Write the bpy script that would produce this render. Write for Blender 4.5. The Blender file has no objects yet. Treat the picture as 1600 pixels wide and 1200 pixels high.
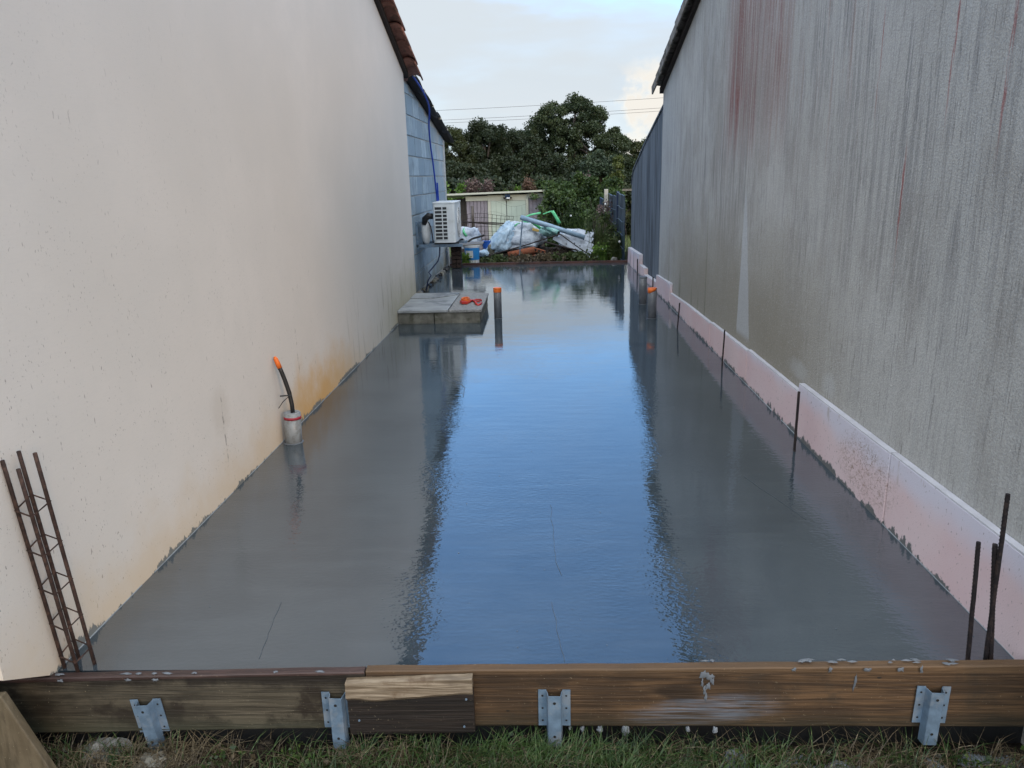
import bpy, math, random
import numpy as np
from mathutils import Vector, Matrix, noise as mn
random.seed(7)
rad = math.radians
scene = bpy.context.scene
C = scene.collection

# ------------------------------------------------------------------ camera
YAW, PITCH, ROLL = rad(2.711), rad(15.415), rad(1.5)
cd = bpy.data.cameras.new('camera'); cam = bpy.data.objects.new('camera', cd); C.objects.link(cam)
fw = Vector((-math.sin(YAW)*math.cos(PITCH), math.cos(YAW)*math.cos(PITCH), -math.sin(PITCH)))
rt = Vector((math.cos(YAW), math.sin(YAW), 0)); up = rt.cross(fw)
r2 = math.cos(ROLL)*rt - math.sin(ROLL)*up; u2 = math.sin(ROLL)*rt + math.cos(ROLL)*up
M = Matrix((r2, u2, -fw)).transposed().to_4x4(); M.translation = (0, 0, 1.5)
cam.matrix_world = M
cd.sensor_width = 36; cd.lens = 36*1170/1600; cd.clip_start = .05; cd.clip_end = 3000
scene.camera = cam

# ------------------------------------------------------------------ view, sun, sky
vs = scene.view_settings
vs.view_transform = 'Standard'; vs.look = 'None'; vs.gamma = 1; vs.exposure = 1.6; vs.use_curve_mapping = False
SUNDIR = Vector((3.04, -4.0, 1.02)).normalized()
sd = bpy.data.lights.new('sun', 'SUN'); sun = bpy.data.objects.new('sun', sd); C.objects.link(sun)
sun.rotation_euler = SUNDIR.to_track_quat('Z', 'Y').to_euler()
sun.location = (3, -4, 6)
sd.energy = 0.32; sd.angle = rad(13); sd.color = (1, .66, .38)

W = bpy.data.worlds.new('World'); scene.world = W; W.use_nodes = True

class N:
    """tiny node-graph writer"""
    def __init__(s, nt): s.nt = nt; s.l = nt.links
    def new(s, t, **k):
        n = s.nt.nodes.new(t)
        for a, b in k.items(): setattr(n, a, b)
        return n
    def put(s, sock, v):
        if v is None: return
        if isinstance(v, bpy.types.NodeSocket): s.l.new(v, sock)
        elif isinstance(v, (tuple, list)) and sock.type == 'RGBA' and len(v) == 3: sock.default_value = (*v, 1)
        else: sock.default_value = v
    def math(s, op, a, b=None, c=None, clamp=False):
        n = s.new('ShaderNodeMath', operation=op, use_clamp=clamp); s.put(n.inputs[0], a); s.put(n.inputs[1], b)
        if c is not None: s.put(n.inputs[2], c)
        return n.outputs[0]
    def add(s, a, b): return s.math('ADD', a, b)
    def mul(s, a, b): return s.math('MULTIPLY', a, b)
    def sub(s, a, b): return s.math('SUBTRACT', a, b)
    def mx(s, a, b): return s.math('MAXIMUM', a, b)
    def vscale(s, v, sc, off=(0, 0, 0)):
        n = s.new('ShaderNodeMapping'); s.put(n.inputs[0], v); n.inputs['Scale'].default_value = sc; n.inputs['Location'].default_value = off
        return n.outputs[0]
    def noise(s, v, scale, detail=3, rough=.55, dist=0):
        n = s.new('ShaderNodeTexNoise'); s.put(n.inputs['Vector'], v)
        n.inputs['Scale'].default_value = scale; n.inputs['Detail'].default_value = detail
        n.inputs['Roughness'].default_value = rough; n.inputs['Distortion'].default_value = dist
        return n.outputs[0]
    def vor(s, v, scale):
        n = s.new('ShaderNodeTexVoronoi'); s.put(n.inputs['Vector'], v); n.inputs['Scale'].default_value = scale
        return n.outputs[0]
    def mr(s, v, a, b, c=0., d=1., smooth=True):
        n = s.new('ShaderNodeMapRange'); n.interpolation_type = 'SMOOTHSTEP' if smooth else 'LINEAR'
        s.put(n.inputs[0], v)
        for i, q in zip((1, 2, 3, 4), (a, b, c, d)): s.put(n.inputs[i], q)
        return n.outputs[0]
    def band(s, v, a0, a1, b0, b1):
        return s.mul(s.mr(v, a0, a1), s.mr(v, b0, b1, 1., 0.))
    def mix(s, f, a, b, mode='MIX'):
        n = s.new('ShaderNodeMix', data_type='RGBA', blend_type=mode); s.put(n.inputs[0], f)
        s.put(n.inputs[6], a); s.put(n.inputs[7], b); return n.outputs[2]
    def xyz(s, v):
        n = s.new('ShaderNodeSeparateXYZ'); s.put(n.inputs[0], v); return n.outputs
    def bump(s, h, strength, dist, nrm=None):
        n = s.new('ShaderNodeBump'); s.put(n.inputs['Height'], h); s.put(n.inputs['Strength'], strength)
        n.inputs['Distance'].default_value = dist
        if nrm is not None: s.put(n.inputs['Normal'], nrm)
        return n.outputs[0]
    def pos(s): return s.new('ShaderNodeNewGeometry').outputs['Position']
    def obj(s): return s.new('ShaderNodeTexCoord').outputs['Object']
    def rnd(s): return s.new('ShaderNodeObjectInfo').outputs['Random']
    def objr(s):   # object coordinates shifted by a random amount per object
        v = s.new('ShaderNodeVectorMath', operation='ADD'); s.put(v.inputs[0], s.obj())
        c = s.new('ShaderNodeCombineXYZ'); r = s.rnd()
        s.put(c.inputs[0], s.mul(r, 37.)); s.put(c.inputs[1], s.mul(r, 91.)); s.put(c.inputs[2], s.mul(r, 53.))
        s.put(v.inputs[1], c.outputs[0]); return v.outputs[0]

# world: clear blue sky with a veil of cloud low over the horizon
w = N(W.node_tree); W.node_tree.nodes.clear()
out = w.new('ShaderNodeOutputWorld')
sky = w.new('ShaderNodeTexSky', sky_type='NISHITA'); sky.sun_disc = False
sky.sun_elevation = math.asin(SUNDIR.z); sky.sun_rotation = math.atan2(SUNDIR.x, SUNDIR.y)
sky.air_density = .85; sky.dust_density = 0.; sky.ozone_density = 3.6
b1 = w.new('ShaderNodeBackground'); w.put(b1.inputs[0], sky.outputs[0]); b1.inputs[1].default_value = .15
tc = w.new('ShaderNodeTexCoord').outputs['Generated']
X, Y, Z = w.xyz(tc)
edge = w.add(.219, w.mul(w.sub(w.noise(w.vscale(tc, (1.2, 1.2, 5)), 2.2, 5, .6), .5), .16))
edge = w.sub(edge, w.mul(X, .14))                       # veil thins towards the right
veil = w.mr(w.sub(Z, edge), -.03, .045, 1., 0.)
veil = w.mul(veil, w.mr(w.noise(w.vscale(tc, (1, 1, 4)), 3.5, 4), .2, .6, .82, 1.))
wisp = w.mul(w.mr(w.noise(w.vscale(tc, (1, 1.6, 2.6)), 2.1, 6, .62), .56, .82), .25)
# unseen cloud bank added overhead and behind, brightened to fill the walls with light
q = w.add(w.add(w.mul(X, .10), w.mul(Y, -.48)), w.mul(Z, .86))
fill_bank = w.mr(w.add(q, w.mul(w.sub(w.noise(w.vscale(tc, (1, 1, 2)), 2.6, 6, .6), .5), .5)), .30, .66)
cov = w.mx(w.mx(veil, wisp), w.mul(fill_bank, .93))
cx = w.sub(w.math('DIVIDE', X, Y), .108)
puff = w.sub(w.noise(tc, 24, 6, .6), .5)
cum = w.mul(w.mr(w.add(w.mul(puff, .16), cx), -.012, .016), w.mr(w.add(Z, w.mul(puff, .10)), .112, .145, 1., 0.))
cum = w.mul(cum, w.mr(Y, .5, .8))
vc = w.mix(w.mr(w.noise(w.vscale(tc, (1, 1, 6)), 3, 4), .3, .7), (.66, .76, .85), (.78, .84, .88))
vc = w.mix(w.mr(Z, .02, .14), vc, (.71, .78, .84))
vc = w.mix(cum, vc, (.93, .89, .82))
vc = w.mix(w.mr(q, .1, .7), vc, (.77, .80, .83))
b2 = w.new('ShaderNodeBackground'); w.put(b2.inputs[0], vc)
w.put(b2.inputs[1], w.mul(2**-1.6, w.mr(q, .2, .9, 1., 3.7)))
ms = w.new('ShaderNodeMixShader'); w.put(ms.inputs[0], w.mx(cov, cum)); w.l.new(b1.outputs[0], ms.inputs[1]); w.l.new(b2.outputs[0], ms.inputs[2])
w.l.new(ms.outputs[0], out.inputs[0])

# ------------------------------------------------------------------ materials
def mat(name, fn, rough=.8, spec=.5, **kw):
    m = bpy.data.materials.new(name); m.use_nodes = True
    g = N(m.node_tree); b = m.node_tree.nodes['Principled BSDF']
    r = fn(g) if callable(fn) else dict(c=fn)
    if not isinstance(r, dict): r = dict(c=r)
    g.put(b.inputs['Base Color'], r.get('c')); g.put(b.inputs['Roughness'], r.get('r', rough))
    b.inputs['Specular IOR Level'].default_value = spec
    if 'n' in r: g.put(b.inputs['Normal'], r['n'])
    if 'm' in r: g.put(b.inputs['Metallic'], r['m'])
    for k, v in kw.items(): b.inputs[k].default_value = v
    return m
def simple(name, c, rough=.7, var=.25, sc=12, bs=.3, bd=.002, bscale=60, spec=.4, dirt=None, dirtamt=.5, dsc=5, metal=0.):
    """a colour with grain, wear and fine relief"""
    def fn(g):
        p = g.objr()
        lo = tuple(x*(1-var) for x in c); hi = tuple(min(1, x*(1+var)) for x in c)
        col = g.mix(g.mr(g.noise(p, sc, 5, .6), .3, .7), lo, hi)
        col = g.mix(g.mul(g.rnd(), .35), col, lo)
        if dirt: col = g.mix(g.mul(g.mr(g.noise(p, dsc, 6, .65), .48, .62), dirtamt), col, dirt)
        return dict(c=col, n=g.bump(g.noise(p, bscale, 4, .6), bs, bd), m=metal)
    return mat(name, fn, rough, spec)

def f_left(g):
    p = g.pos(); x, y, z = g.xyz(p)
    big = g.noise(p, .7, 4, .5); mid = g.noise(p, 4, 4, .6)
    col = g.mix(g.mr(big, .3, .7), (.54, .505, .458), (.59, .552, .505))
    col = g.mix(g.mul(g.mr(mid, .35, .7), .35), col, (.52, .495, .455))
    # faint trowel brushing
    col = g.mix(g.mul(g.mr(g.noise(g.vscale(p, (1, 6, 60)), 3, 3), .45, .7), .2), col, (.50, .48, .45))
    # dark lichen specks, denser low and towards the near end
    pv = g.vscale(p, (1, 1, .55))
    sm = g.mr(g.add(g.sub(2.2, z), g.mul(g.sub(5., y), .5)), 0., 3.2)
    sp = g.mr(g.noise(pv, 130, 2, .5), .665, .70)
    sp = g.mul(sp, g.mr(g.noise(p, 9, 3), .38, .62)); sp = g.mul(sp, g.mul(sm, .75))
    col = g.mix(sp, col, (.20, .185, .165))
    s2 = g.mul(g.mr(g.noise(g.vscale(p, (1, 1, .35)), 42, 2, .5), .72, .75), g.mul(sm, .8))
    col = g.mix(s2, col, (.24, .22, .20))
    # pores everywhere, light
    col = g.mix(g.mul(g.mr(g.noise(p, 300, 2), .62, .72), .22), col, (.36, .33, .30))
    # ochre damp rising from the slab
    h = g.add(z, g.mul(g.sub(g.noise(p, 3.2, 5, .65), .5), .55))
    och = g.mul(g.mr(h, .34, -.06), .55)
    och2 = g.mul(g.band(y, 4.15, 4.7, 5.0, 6.3), g.mr(g.add(h, g.mul(g.noise(g.vscale(p, (1, 9, 1)), 1, 4), .12)), .50, .06))
    col = g.mix(g.mul(och, g.mr(y, 7.4, 5.5)), col, (.50, .37, .215))
    col = g.mix(g.mul(och2, .95), col, (.50, .31, .12))
    # green brown algae near the manhole and streaks
    gr = g.mul(g.mr(y, 6.4, 8.2), g.mr(h, .75, .08))
    col = g.mix(g.mul(gr, .62), col, (.235, .22, .12))
    st = g.mul(g.mr(g.noise(g.vscale(p, (1, 22, 2.2)), 1, 3), .58, .68), g.mul(g.mr(y, 5.2, 6.6), g.mr(z, .8, .25)))
    col = g.mix(g.mul(st, .5), col, (.22, .20, .15))
    # smudge with scratch
    d = g.add(g.math('POWER', g.mul(g.sub(y, 3.43), 7.), 2.), g.math('POWER', g.mul(g.sub(z, .43), 5.5), 2.))
    col = g.mix(g.mul(g.mr(g.add(d, g.mul(g.noise(p, 30, 4), .8)), 1.2, .35), .32), col, (.42, .37, .31))
    sc = g.math('ABSOLUTE', g.add(g.sub(y, 3.44), g.mul(g.sub(g.noise(p, 11, 3), .5), .07)))
    sc = g.mul(g.mr(sc, .011, .003), g.mul(g.band(z, .14, .2, .48, .52), g.mr(g.noise(p, 26, 2), .42, .6)))
    col = g.mix(g.mul(sc, .75), col, (.17, .16, .14))
    sc = g.math('ABSOLUTE', g.add(g.sub(y, 4.62), g.mul(g.sub(g.noise(p, 17, 3), .5), .05)))
    sc = g.mul(g.mr(sc, .012, .003), g.mul(g.band(z, .3, .36, .58, .62), g.mr(g.noise(p, 31, 2), .45, .6)))
    col = g.mix(g.mul(sc, .6), col, (.2, .18, .15))
    # mortar splashed along the foot
    j = g.add(g.mul(g.noise(g.vscale(p, (1, 34, 9)), 1, 5, .75), .10), g.mul(g.noise(p, 2.2, 2), .03))
    amp = g.mr(g.noise(p, 2.3, 2), .40, .62, -.066, -.034)
    mor = g.mr(g.sub(z, g.add(j, amp)), .002, -.004)
    col = g.mix(mor, col, (.15, .155, .145))
    bh = g.add(g.mul(g.noise(p, 190, 3, .6), 1.), g.mul(g.noise(p, 14, 3), 1.1))
    n = g.bump(bh, .3, .003)
    return dict(c=col, n=g.bump(mor, .6, .004, n), r=.9)
M_LEFT = mat('cream_render', f_left, spec=.25)

def f_right(g):
    p = g.pos(); x, y, z = g.xyz(p)
    col = g.mix(g.mr(g.noise(p, .8, 4), .3, .7), (.395, .392, .37), (.465, .462, .44))
    # rain streaks
    cb = g.new('ShaderNodeCombineXYZ'); g.put(cb.inputs[0], x); g.put(cb.inputs[2], z)
    g.put(cb.inputs[1], g.add(y, g.mul(g.sub(g.noise(g.vscale(p, (1, 1.5, .9)), 1.5, 3), .5), .05)))
    pw = cb.outputs[0]
    def streak(sy, sz, lo, hi, off=0.):
        # runs that wander a little and fade in and out
        k = g.mr(g.noise(g.vscale(p, (1, sy*.12, sz*1.3), (0, off*3, 1)), 1, 3), .32, .6)
        return g.mul(k, g.mr(g.noise(g.vscale(pw, (1, sy, sz), (0, off, 0)), 1, 4, .62), lo, hi))
    zone = g.mr(g.noise(g.vscale(p, (1, .9, .5)), 1.2, 3), .3, .62)
    up = g.mr(z, .5, 1.5)
    dk = g.mul(streak(26, 1.1, .46, .60), g.mul(g.add(g.mul(zone, .55), .12), g.add(g.mul(up, .8), .25)))
    col = g.mix(g.mul(dk, .8), col, (.145, .143, .145))
    dk2 = g.mul(streak(75, 2.6, .52, .62, 3.), g.add(g.mul(zone, .6), .1)); col = g.mix(g.mul(dk2, g.add(g.mul(up, .55), .3)), col, (.115, .12, .13))
    lt = g.mul(streak(33, .8, .55, .72, 7.), .5); col = g.mix(lt, col, (.40, .41, .405))
    # fine dark runs, short
    col = g.mix(g.mul(streak(120, 6, .56, .64, 9.), .6), col, (.13, .125, .12))
    # red lichen runs
    rz = g.mul(g.band(y, 4.75, 5.3, 6.2, 6.7), g.mr(g.add(z, g.mul(g.sub(g.noise(g.vscale(p, (1, 7, .3)), 1, 3), .5), .9)), 1.35, 2.15))
    rzn = g.mul(rz, g.mr(g.noise(g.vscale(p, (1, 2.2, .7)), 1.6, 3), .2, .5))
    col = g.mix(g.mul(rzn, .45), col, (.26, .165, .15))
    col = g.mix(g.mul(g.mul(rzn, streak(34, .45, .40, .54, 1.)), 1.), col, (.20, .06, .05))
    rz2 = g.mul(g.band(y, 3.1, 4.2, 6.5, 7.2), g.mr(z, .8, 2.2)); col = g.mix(g.mul(g.mul(rz2, streak(20, .7, .56, .66, 5.)), .45), col, (.25, .14, .12))
    for yy, wd, a, b in ((2.995, .012, 1.55, 2.15), (2.64, .014, 1.42, 1.95), (3.62, .010, 1.6, 2.1), (3.28, .014, .95, 1.5)):
        ln = g.math('ABSOLUTE', g.add(g.sub(y, yy), g.mul(g.sub(g.noise(p, 5, 2), .5), .03)))
        m = g.mul(g.mr(ln, wd, wd*.25), g.band(z, a, a+.35, b-.05, b+.15))
        m = g.mul(m, g.mr(g.noise(g.vscale(p, (1, 90, 8)), 1, 3), .36, .58))
        col = g.mix(g.mul(m, .85), col, (.26, .055, .05))
    bl = g.mr(g.noise(g.vscale(p, (1, .8, .55)), 1.9, 5, .65), .46, .66); col = g.mix(g.mul(bl, .38), col, (.225, .205, .18))
    bl = g.mr(g.noise(g.vscale(p, (1, 1.2, .3)), 2.3, 5, .65, 1.), .5, .7); col = g.mix(g.mul(bl, .3), col, (.43, .43, .42))
    # browner damp zone low down, from mid wall to the far end
    br = g.mul(g.mr(g.add(z, g.mul(g.sub(g.noise(p, 1.4, 3), .5), .7)), 1.35, .45), g.mul(g.mr(y, 3.1, 4.8), g.mr(y, 9.9, 7.5)))
    col = g.mix(g.mul(br, .8), col, (.255, .23, .175))
    # vertical greenish drips near the far end
    for yy, wd, a, b in ((7.02, .035, .2, 1.7), (8.35, .07, .2, .62), (7.65, .04, .2, .5), (9.1, .03, .2, 1.5), (7.35, .03, .15, .5)):
        ln = g.math('ABSOLUTE', g.add(g.sub(y, yy), g.mul(g.sub(g.noise(g.vscale(p, (1, 1, .5)), 4, 2), .5), .12)))
        col = g.mix(g.mul(g.mul(g.mr(ln, wd, wd*.2), g.mr(z, b, a)), .65), col, (.15, .145, .09))
    # skylight painted in at the far upper end, pale run of paint, pale smears
    col = g.mix(g.mul(g.mul(g.mr(y, 8.2, 9.8), g.mr(z, .4, 1.2)), .5), col, (.40, .42, .43))
    hw = g.mr(z, 1.42, .25, .0, .19, smooth=False)
    cy = g.add(5.60, g.mul(z, .115))
    tri = g.mr(g.sub(g.math('ABSOLUTE', g.add(g.sub(y, cy), g.mul(g.sub(g.noise(p, 7, 4), .5), .05))), hw), .02, -.01)
    tri = g.mul(tri, g.mr(z, 1.40, 1.30)); tri = g.mul(tri, g.mr(z, .27, .34))
    col = g.mix(g.mul(tri, .6), col, (.50, .53, .56))
    for yy, zz, a, b in ((3.88, .40, 9., 13.), (4.35, .36, 5., 14.)):
        d = g.add(g.math('POWER', g.mul(g.sub(y, yy), a), 2.), g.math('POWER', g.mul(g.sub(z, zz), b), 2.))
        col = g.mix(g.mul(g.mr(g.add(d, g.mul(g.noise(p, 6, 4), 1.6)), 1.9, .8), .4), col, (.50, .515, .525))
    # grain
    gr = g.noise(p, 150, 3, .6)
    col = g.mix(g.mul(g.mr(gr, .45, .57), .5), col, g.mix(.5, col, (.15, .15, .15)))
    col = g.mix(g.mul(g.mr(g.noise(p, 80, 2), .58, .68), .38), col, (.46, .47, .46))
    return dict(c=col, n=g.bump(g.noise(p, 120, 3, .65), .8, .005), r=.92)
M_RIGHT = mat('weathered_render', f_right, spec=.2)

def f_annex(g):
    p = g.pos()
    s = g.noise(g.vscale(p, (1, 9, .55)), 1, 4, .6); s2 = g.noise(g.vscale(p, (1, 30, 1.2)), 1, 4, .6)
    col = g.mix(g.mr(s, .35, .62), (.042, .05, .062), (.12, .14, .165))
    col = g.mix(g.mul(g.mr(s2, .5, .64), .7), col, (.17, .20, .23))
    col = g.mix(g.mul(g.mr(s2, .46, .36), .6), col, (.035, .038, .045))
    return dict(c=col, n=g.bump(g.noise(p, 90, 3), .6, .004), r=.9)
M_ANNEX = mat('black_stained_render', f_annex, spec=.2)

def f_slab(g):
    p = g.pos(); x, y, z = g.xyz(p)
    col = g.mix(g.mr(g.noise(p, 1.6, 4), .3, .7), (.030, .043, .054), (.044, .060, .072))
    col = g.mix(g.mul(g.mr(g.noise(g.vscale(p, (.6, 3, 1)), 5, 4), .45, .7), .35), col, (.058, .075, .088))
    col = g.mix(g.mul(g.mr(g.noise(p, 220, 2), .72, .76), .5), col, (.14, .15, .15))
    fine = g.noise(g.vscale(p, (.8, 1.5, 1)), 44, 2, .5)
    med = g.noise(g.vscale(p, (.5, 1.3, 1)), 11, 3, .5)
    near = g.mr(y, 7., 2.2)
    patch = g.mr(g.noise(p, 1.1, 3), .38, .62, .3, 1.5)
    # float marks: arcs dragged across the surface, rougher drag near the front right
    arc = g.noise(g.vscale(p, (.8, 7, 1)), 1.6, 3, .5, 1.2)
    d = g.math('ABSOLUTE', g.sub(x, g.add(.70, g.mul(y, -.075))))
    drag = g.mul(g.mr(d, .12, .02), g.mr(y, 3.2, 2.3))
    amp = g.mul(g.add(.35, g.mul(near, .8)), patch)
    h = g.add(g.mul(fine, g.add(amp, g.mul(drag, 1.6))), g.mul(med, g.add(.5, g.mul(near, .4))))
    h = g.add(h, g.add(g.mul(g.noise(g.vscale(p, (.5, 1, 1)), 3.1, 3), .8), g.mul(arc, .8)))
    wet = g.mr(g.noise(p, .9, 3), .35, .65)
    return dict(c=col, n=g.bump(h, 1., .0009), r=g.mix(wet, (.012,)*3, (.03,)*3))
M_SLAB = mat('wet_concrete', f_slab, spec=.5, **{'IOR': 2.3})

def wood(name, dark, light, wet=.5, stains=(.02, .016, .012), stain=.6, grain=(1.6, 55, 55), rough=.55, extra=None):
    def fn(g):
        p = g.objr(); v = g.vscale(p, grain)
        a = g.noise(v, 1.4, 5, .6, 1.2)
        col = g.mix(g.mr(a, .35, .65), dark, light)
        rings = g.math('SINE', g.mul(g.noise(g.vscale(p, tuple(q*.35 for q in grain)), 1.2, 2, .5, .6), 60.))
        col = g.mix(g.mul(g.mr(rings, .2, 1.), .38), col, tuple(q*.5 for q in dark))
        col = g.mix(g.mul(g.mr(g.noise(g.vscale(p, tuple(q*4 for q in grain)), 2, 3), .55, .7), .4), col, tuple(q*.45 for q in dark))
        s = g.mr(g.noise(p, 5, 6, .7), .5, .62); col = g.mix(g.mul(s, stain), col, stains)
        s = g.mr(g.noise(g.vscale(p, (.5, 1, 1)), 2.2, 5, .7), .47, .60); col = g.mix(g.mul(s, stain), col, tuple(q*.5 for q in dark))
        kn = g.mr(g.noise(g.vscale(p, (.8, 1, 2.2)), 3.1, 1), .70, .78); col = g.mix(g.mul(kn, .8), col, tuple(q*.35 for q in dark))
        s = g.mr(g.noise(p, 160, 2), .70, .74); col = g.mix(g.mul(s, .45), col, (.35, .3, .2))
        if extra: col = extra(g, col)
        return dict(c=col, n=g.bump(g.add(a, g.mul(rings, .12)), .6, .003), r=rough)
    return mat(name, fn, spec=.4)
def x_brown(g, col):
    p = g.pos(); x, y, z = g.xyz(p)
    n = g.noise(g.vscale(p, (1, 1, 3)), 6, 5, .7)
    d = g.add(g.math('POWER', g.mul(g.sub(x, g.add(.66, g.mul(z, 1.6))), 3.6), 2.), g.math('POWER', g.mul(g.add(z, .115), 13.), 2.))
    m = g.mul(g.mr(g.add(d, g.mul(n, 1.1)), 1.45, .5), g.mr(g.noise(g.vscale(p, (2, 1, 60)), 3, 3), .35, .65))
    col = g.mix(g.mul(m, .42), col, (.20, .26, .34))
    col = g.mix(g.mul(g.mr(z, -.10, -.175), .6), col, (.018, .018, .010))
    return g.mix(g.mul(g.mr(z, .012, .035), .5), col, (.13, .078, .038))
def x_dark(g, col):
    p = g.pos(); x, y, z = g.xyz(p)
    m = g.mul(g.mr(g.add(z, g.mul(g.noise(p, 7, 5, .7), .12)), .02, .06), .9)
    col = g.mix(m, col, (.012, .009, .007))
    return g.mix(g.mul(g.mr(z, -.12, -.2), .5), col, (.05, .055, .035))
M_WOOD_DARK = wood('old_dark_board', (.038, .032, .022), (.085, .072, .05), stain=.9, stains=(.018, .013, .009), extra=x_dark)
M_WOOD_TOP = wood('purple_brown_paint', (.035, .02, .018), (.075, .045, .038), stain=.3)
M_WOOD_BROWN = wood('treated_board', (.042, .024, .012), (.105, .060, .028), stain=.55, stains=(.03, .022, .014), rough=.62, extra=x_brown)
M_WOOD_BLACK = wood('soaked_board', (.010, .008, .007), (.022, .016, .013), stain=.3)
M_WOOD_PALE = wood('split_pale_wood', (.11, .08, .05), (.26, .21, .15), stain=.75, stains=(.09, .055, .03), grain=(2, 22, 40))
M_WOOD_GREY = wood('grey_old_wood', (.13, .115, .10), (.25, .23, .20), stain=.3)
M_WOOD_POST = wood('brown_post', (.045, .035, .028), (.10, .08, .065), stain=.3, grain=(30, 30, 1))
M_PALE_POST = wood('pale_post', (.32, .31, .26), (.48, .46, .40), stain=.3, stains=(.2, .2, .15), grain=(30, 30, 1))

M_GALV = simple('galvanised_steel', (.13, .195, .27), .42, .22, 30, .2, .001, 90, .5, dirt=(.24, .26, .28), dirtamt=.5, dsc=14, metal=.25)
M_HOLE = simple('dark_hole', (.01, .01, .01), .9)
M_RUST = simple('rusty_steel', (.032, .018, .014), .75, .4, 60, .6, .002, 180, .3, dirt=(.10, .055, .04), dirtamt=.5, dsc=40)
M_RUSTD = simple('dark_steel', (.013, .010, .011), .65, .3, 60, .6, .002, 180, .3, dirt=(.07, .045, .035), dirtamt=.4, dsc=40)
M_PVC = simple('grey_pvc', (.105, .115, .13), .4, .15, 10, .1, .001, 60, .5, dirt=(.2, .2, .2), dirtamt=.3, dsc=20)
M_PVCL = simple('light_grey_pvc', (.22, .24, .25), .42, .15, 10, .15, .001, 60, .5, dirt=(.12, .12, .115), dirtamt=.6, dsc=30)
M_ORANGE = simple('orange_plastic', (.66, .14, .02), .45, .1, 10, .1, .001, 60)
M_RED = simple('red_plastic', (.45, .03, .02), .45, .15, 20, .1, .001, 60, dirt=(.2, .05, .04), dirtamt=.4)
M_MAROON = simple('maroon_tape', (.27, .02, .035), .5, .1, 20, .1, .001, 60)
M_BLACK = simple('black_plastic', (.012, .012, .013), .45, .2, 20, .15, .001, 80)
M_WHITE = simple('white_enamel', (.62, .66, .68), .4, .06, 4, .05, .001, 30, .5, dirt=(.38, .4, .38), dirtamt=.35, dsc=6)
M_WHITEP = simple('white_plastic', (.62, .64, .65), .5, .1, 6, .15, .002, 30, .5, dirt=(.4, .4, .38), dirtamt=.35)
M_GRILLE = simple('grille_dark', (.025, .028, .03), .6, .3)
M_BLUE = simple('blue_plastic', (.02, .10, .42), .4, .15, 10)
M_BLUECABLE = simple('blue_cable', (.012, .05, .36), .45, .1, 10)
M_CONC = simple('rough_concrete', (.17, .165, .14), .92, .35, 9, .9, .008, 45, .2, dirt=(.06, .06, .04), dirtamt=.75, dsc=6)
M_LID = simple('smooth_concrete', (.27, .285, .29), .55, .15, 5, .4, .003, 60, .4, dirt=(.12, .13, .14), dirtamt=.8, dsc=3.5)
M_LIDR = simple('speckled_concrete', (.20, .20, .195), .7, .4, 60, .9, .005, 90, .3, dirt=(.36, .36, .34), dirtamt=.6, dsc=45)
M_CONCL = simple('pale_rubble', (.17, .17, .16), .95, .3, 14, 1., .008, 60, .2, dirt=(.10, .09, .07), dirtamt=.6, dsc=10)
M_SLURRY = simple('cement_slurry', (.105, .12, .138), .6, .15, 20, .5, .003, 80, .4)
M_SLURRYL = simple('dried_slurry', (.14, .165, .19), .9, .25, 20, .8, .006, 70, .3, dirt=(.10, .09, .07), dirtamt=.6, dsc=20)
M_DRIP = simple('pale_set_mix', (.17, .19, .21), .9, .3, 60, .9, .004, 200)
M_LINE = simple('pale_reflection_line', (.30, .33, .35), .6, .2, 30)  # reflection line at the slab edge, put into a pale colour
M_MEMB = simple('black_membrane', (.008, .009, .010), .55, .3, 10, .5, .005, 30)
def f_block(g):
    p = g.objr()
    col = g.mix(g.rnd(), (.20, .27, .33), (.33, .41, .47))
    col = g.mix(g.mr(g.noise(p, 5, 4), .35, .7), col, (.22, .28, .33))
    x, y, z = g.xyz(g.pos())
    col = g.mix(g.mul(g.mul(g.mr(y, 11.9, 13.), g.mr(g.noise(g.pos(), 2.5, 4), .4, .6)), .5), col, (.40, .38, .34))
    col = g.mix(g.mul(g.mr(g.noise(p, 90, 2), .58, .7), .35), col, (.10, .12, .13))
    mo = g.mul(g.mr(g.add(z, g.mul(g.noise(g.pos(), 3, 4), .8)), .85, .35), .8)
    col = g.mix(mo, col, (.13, .125, .09))
    return dict(c=col, n=g.bump(g.noise(p, 80, 4, .7), .9, .008), r=.93)
M_BLOCK = mat('grey_block', f_block, spec=.2)
M_MORTAR = simple('mortar', (.36, .37, .36), .95, .2, 20, .8, .006, 70, .2)
M_TILE_L = simple('terracotta_brown_tile', (.33, .165, .13), .85, .3, 7, .6, .004, 60, .2, dirt=(.10, .075, .06), dirtamt=.7, dsc=9)
M_TILE_R = simple('grey_brown_tile', (.20, .185, .17), .9, .3, 9, .7, .005, 60, .2, dirt=(.055, .055, .04), dirtamt=.8, dsc=8)
M_UNDER = simple('dark_timber_fascia', (.018, .012, .010), .8, .3, 9)
M_SHEET = simple('black_roof_sheet', (.016, .016, .02), .7, .4, 8)
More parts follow.
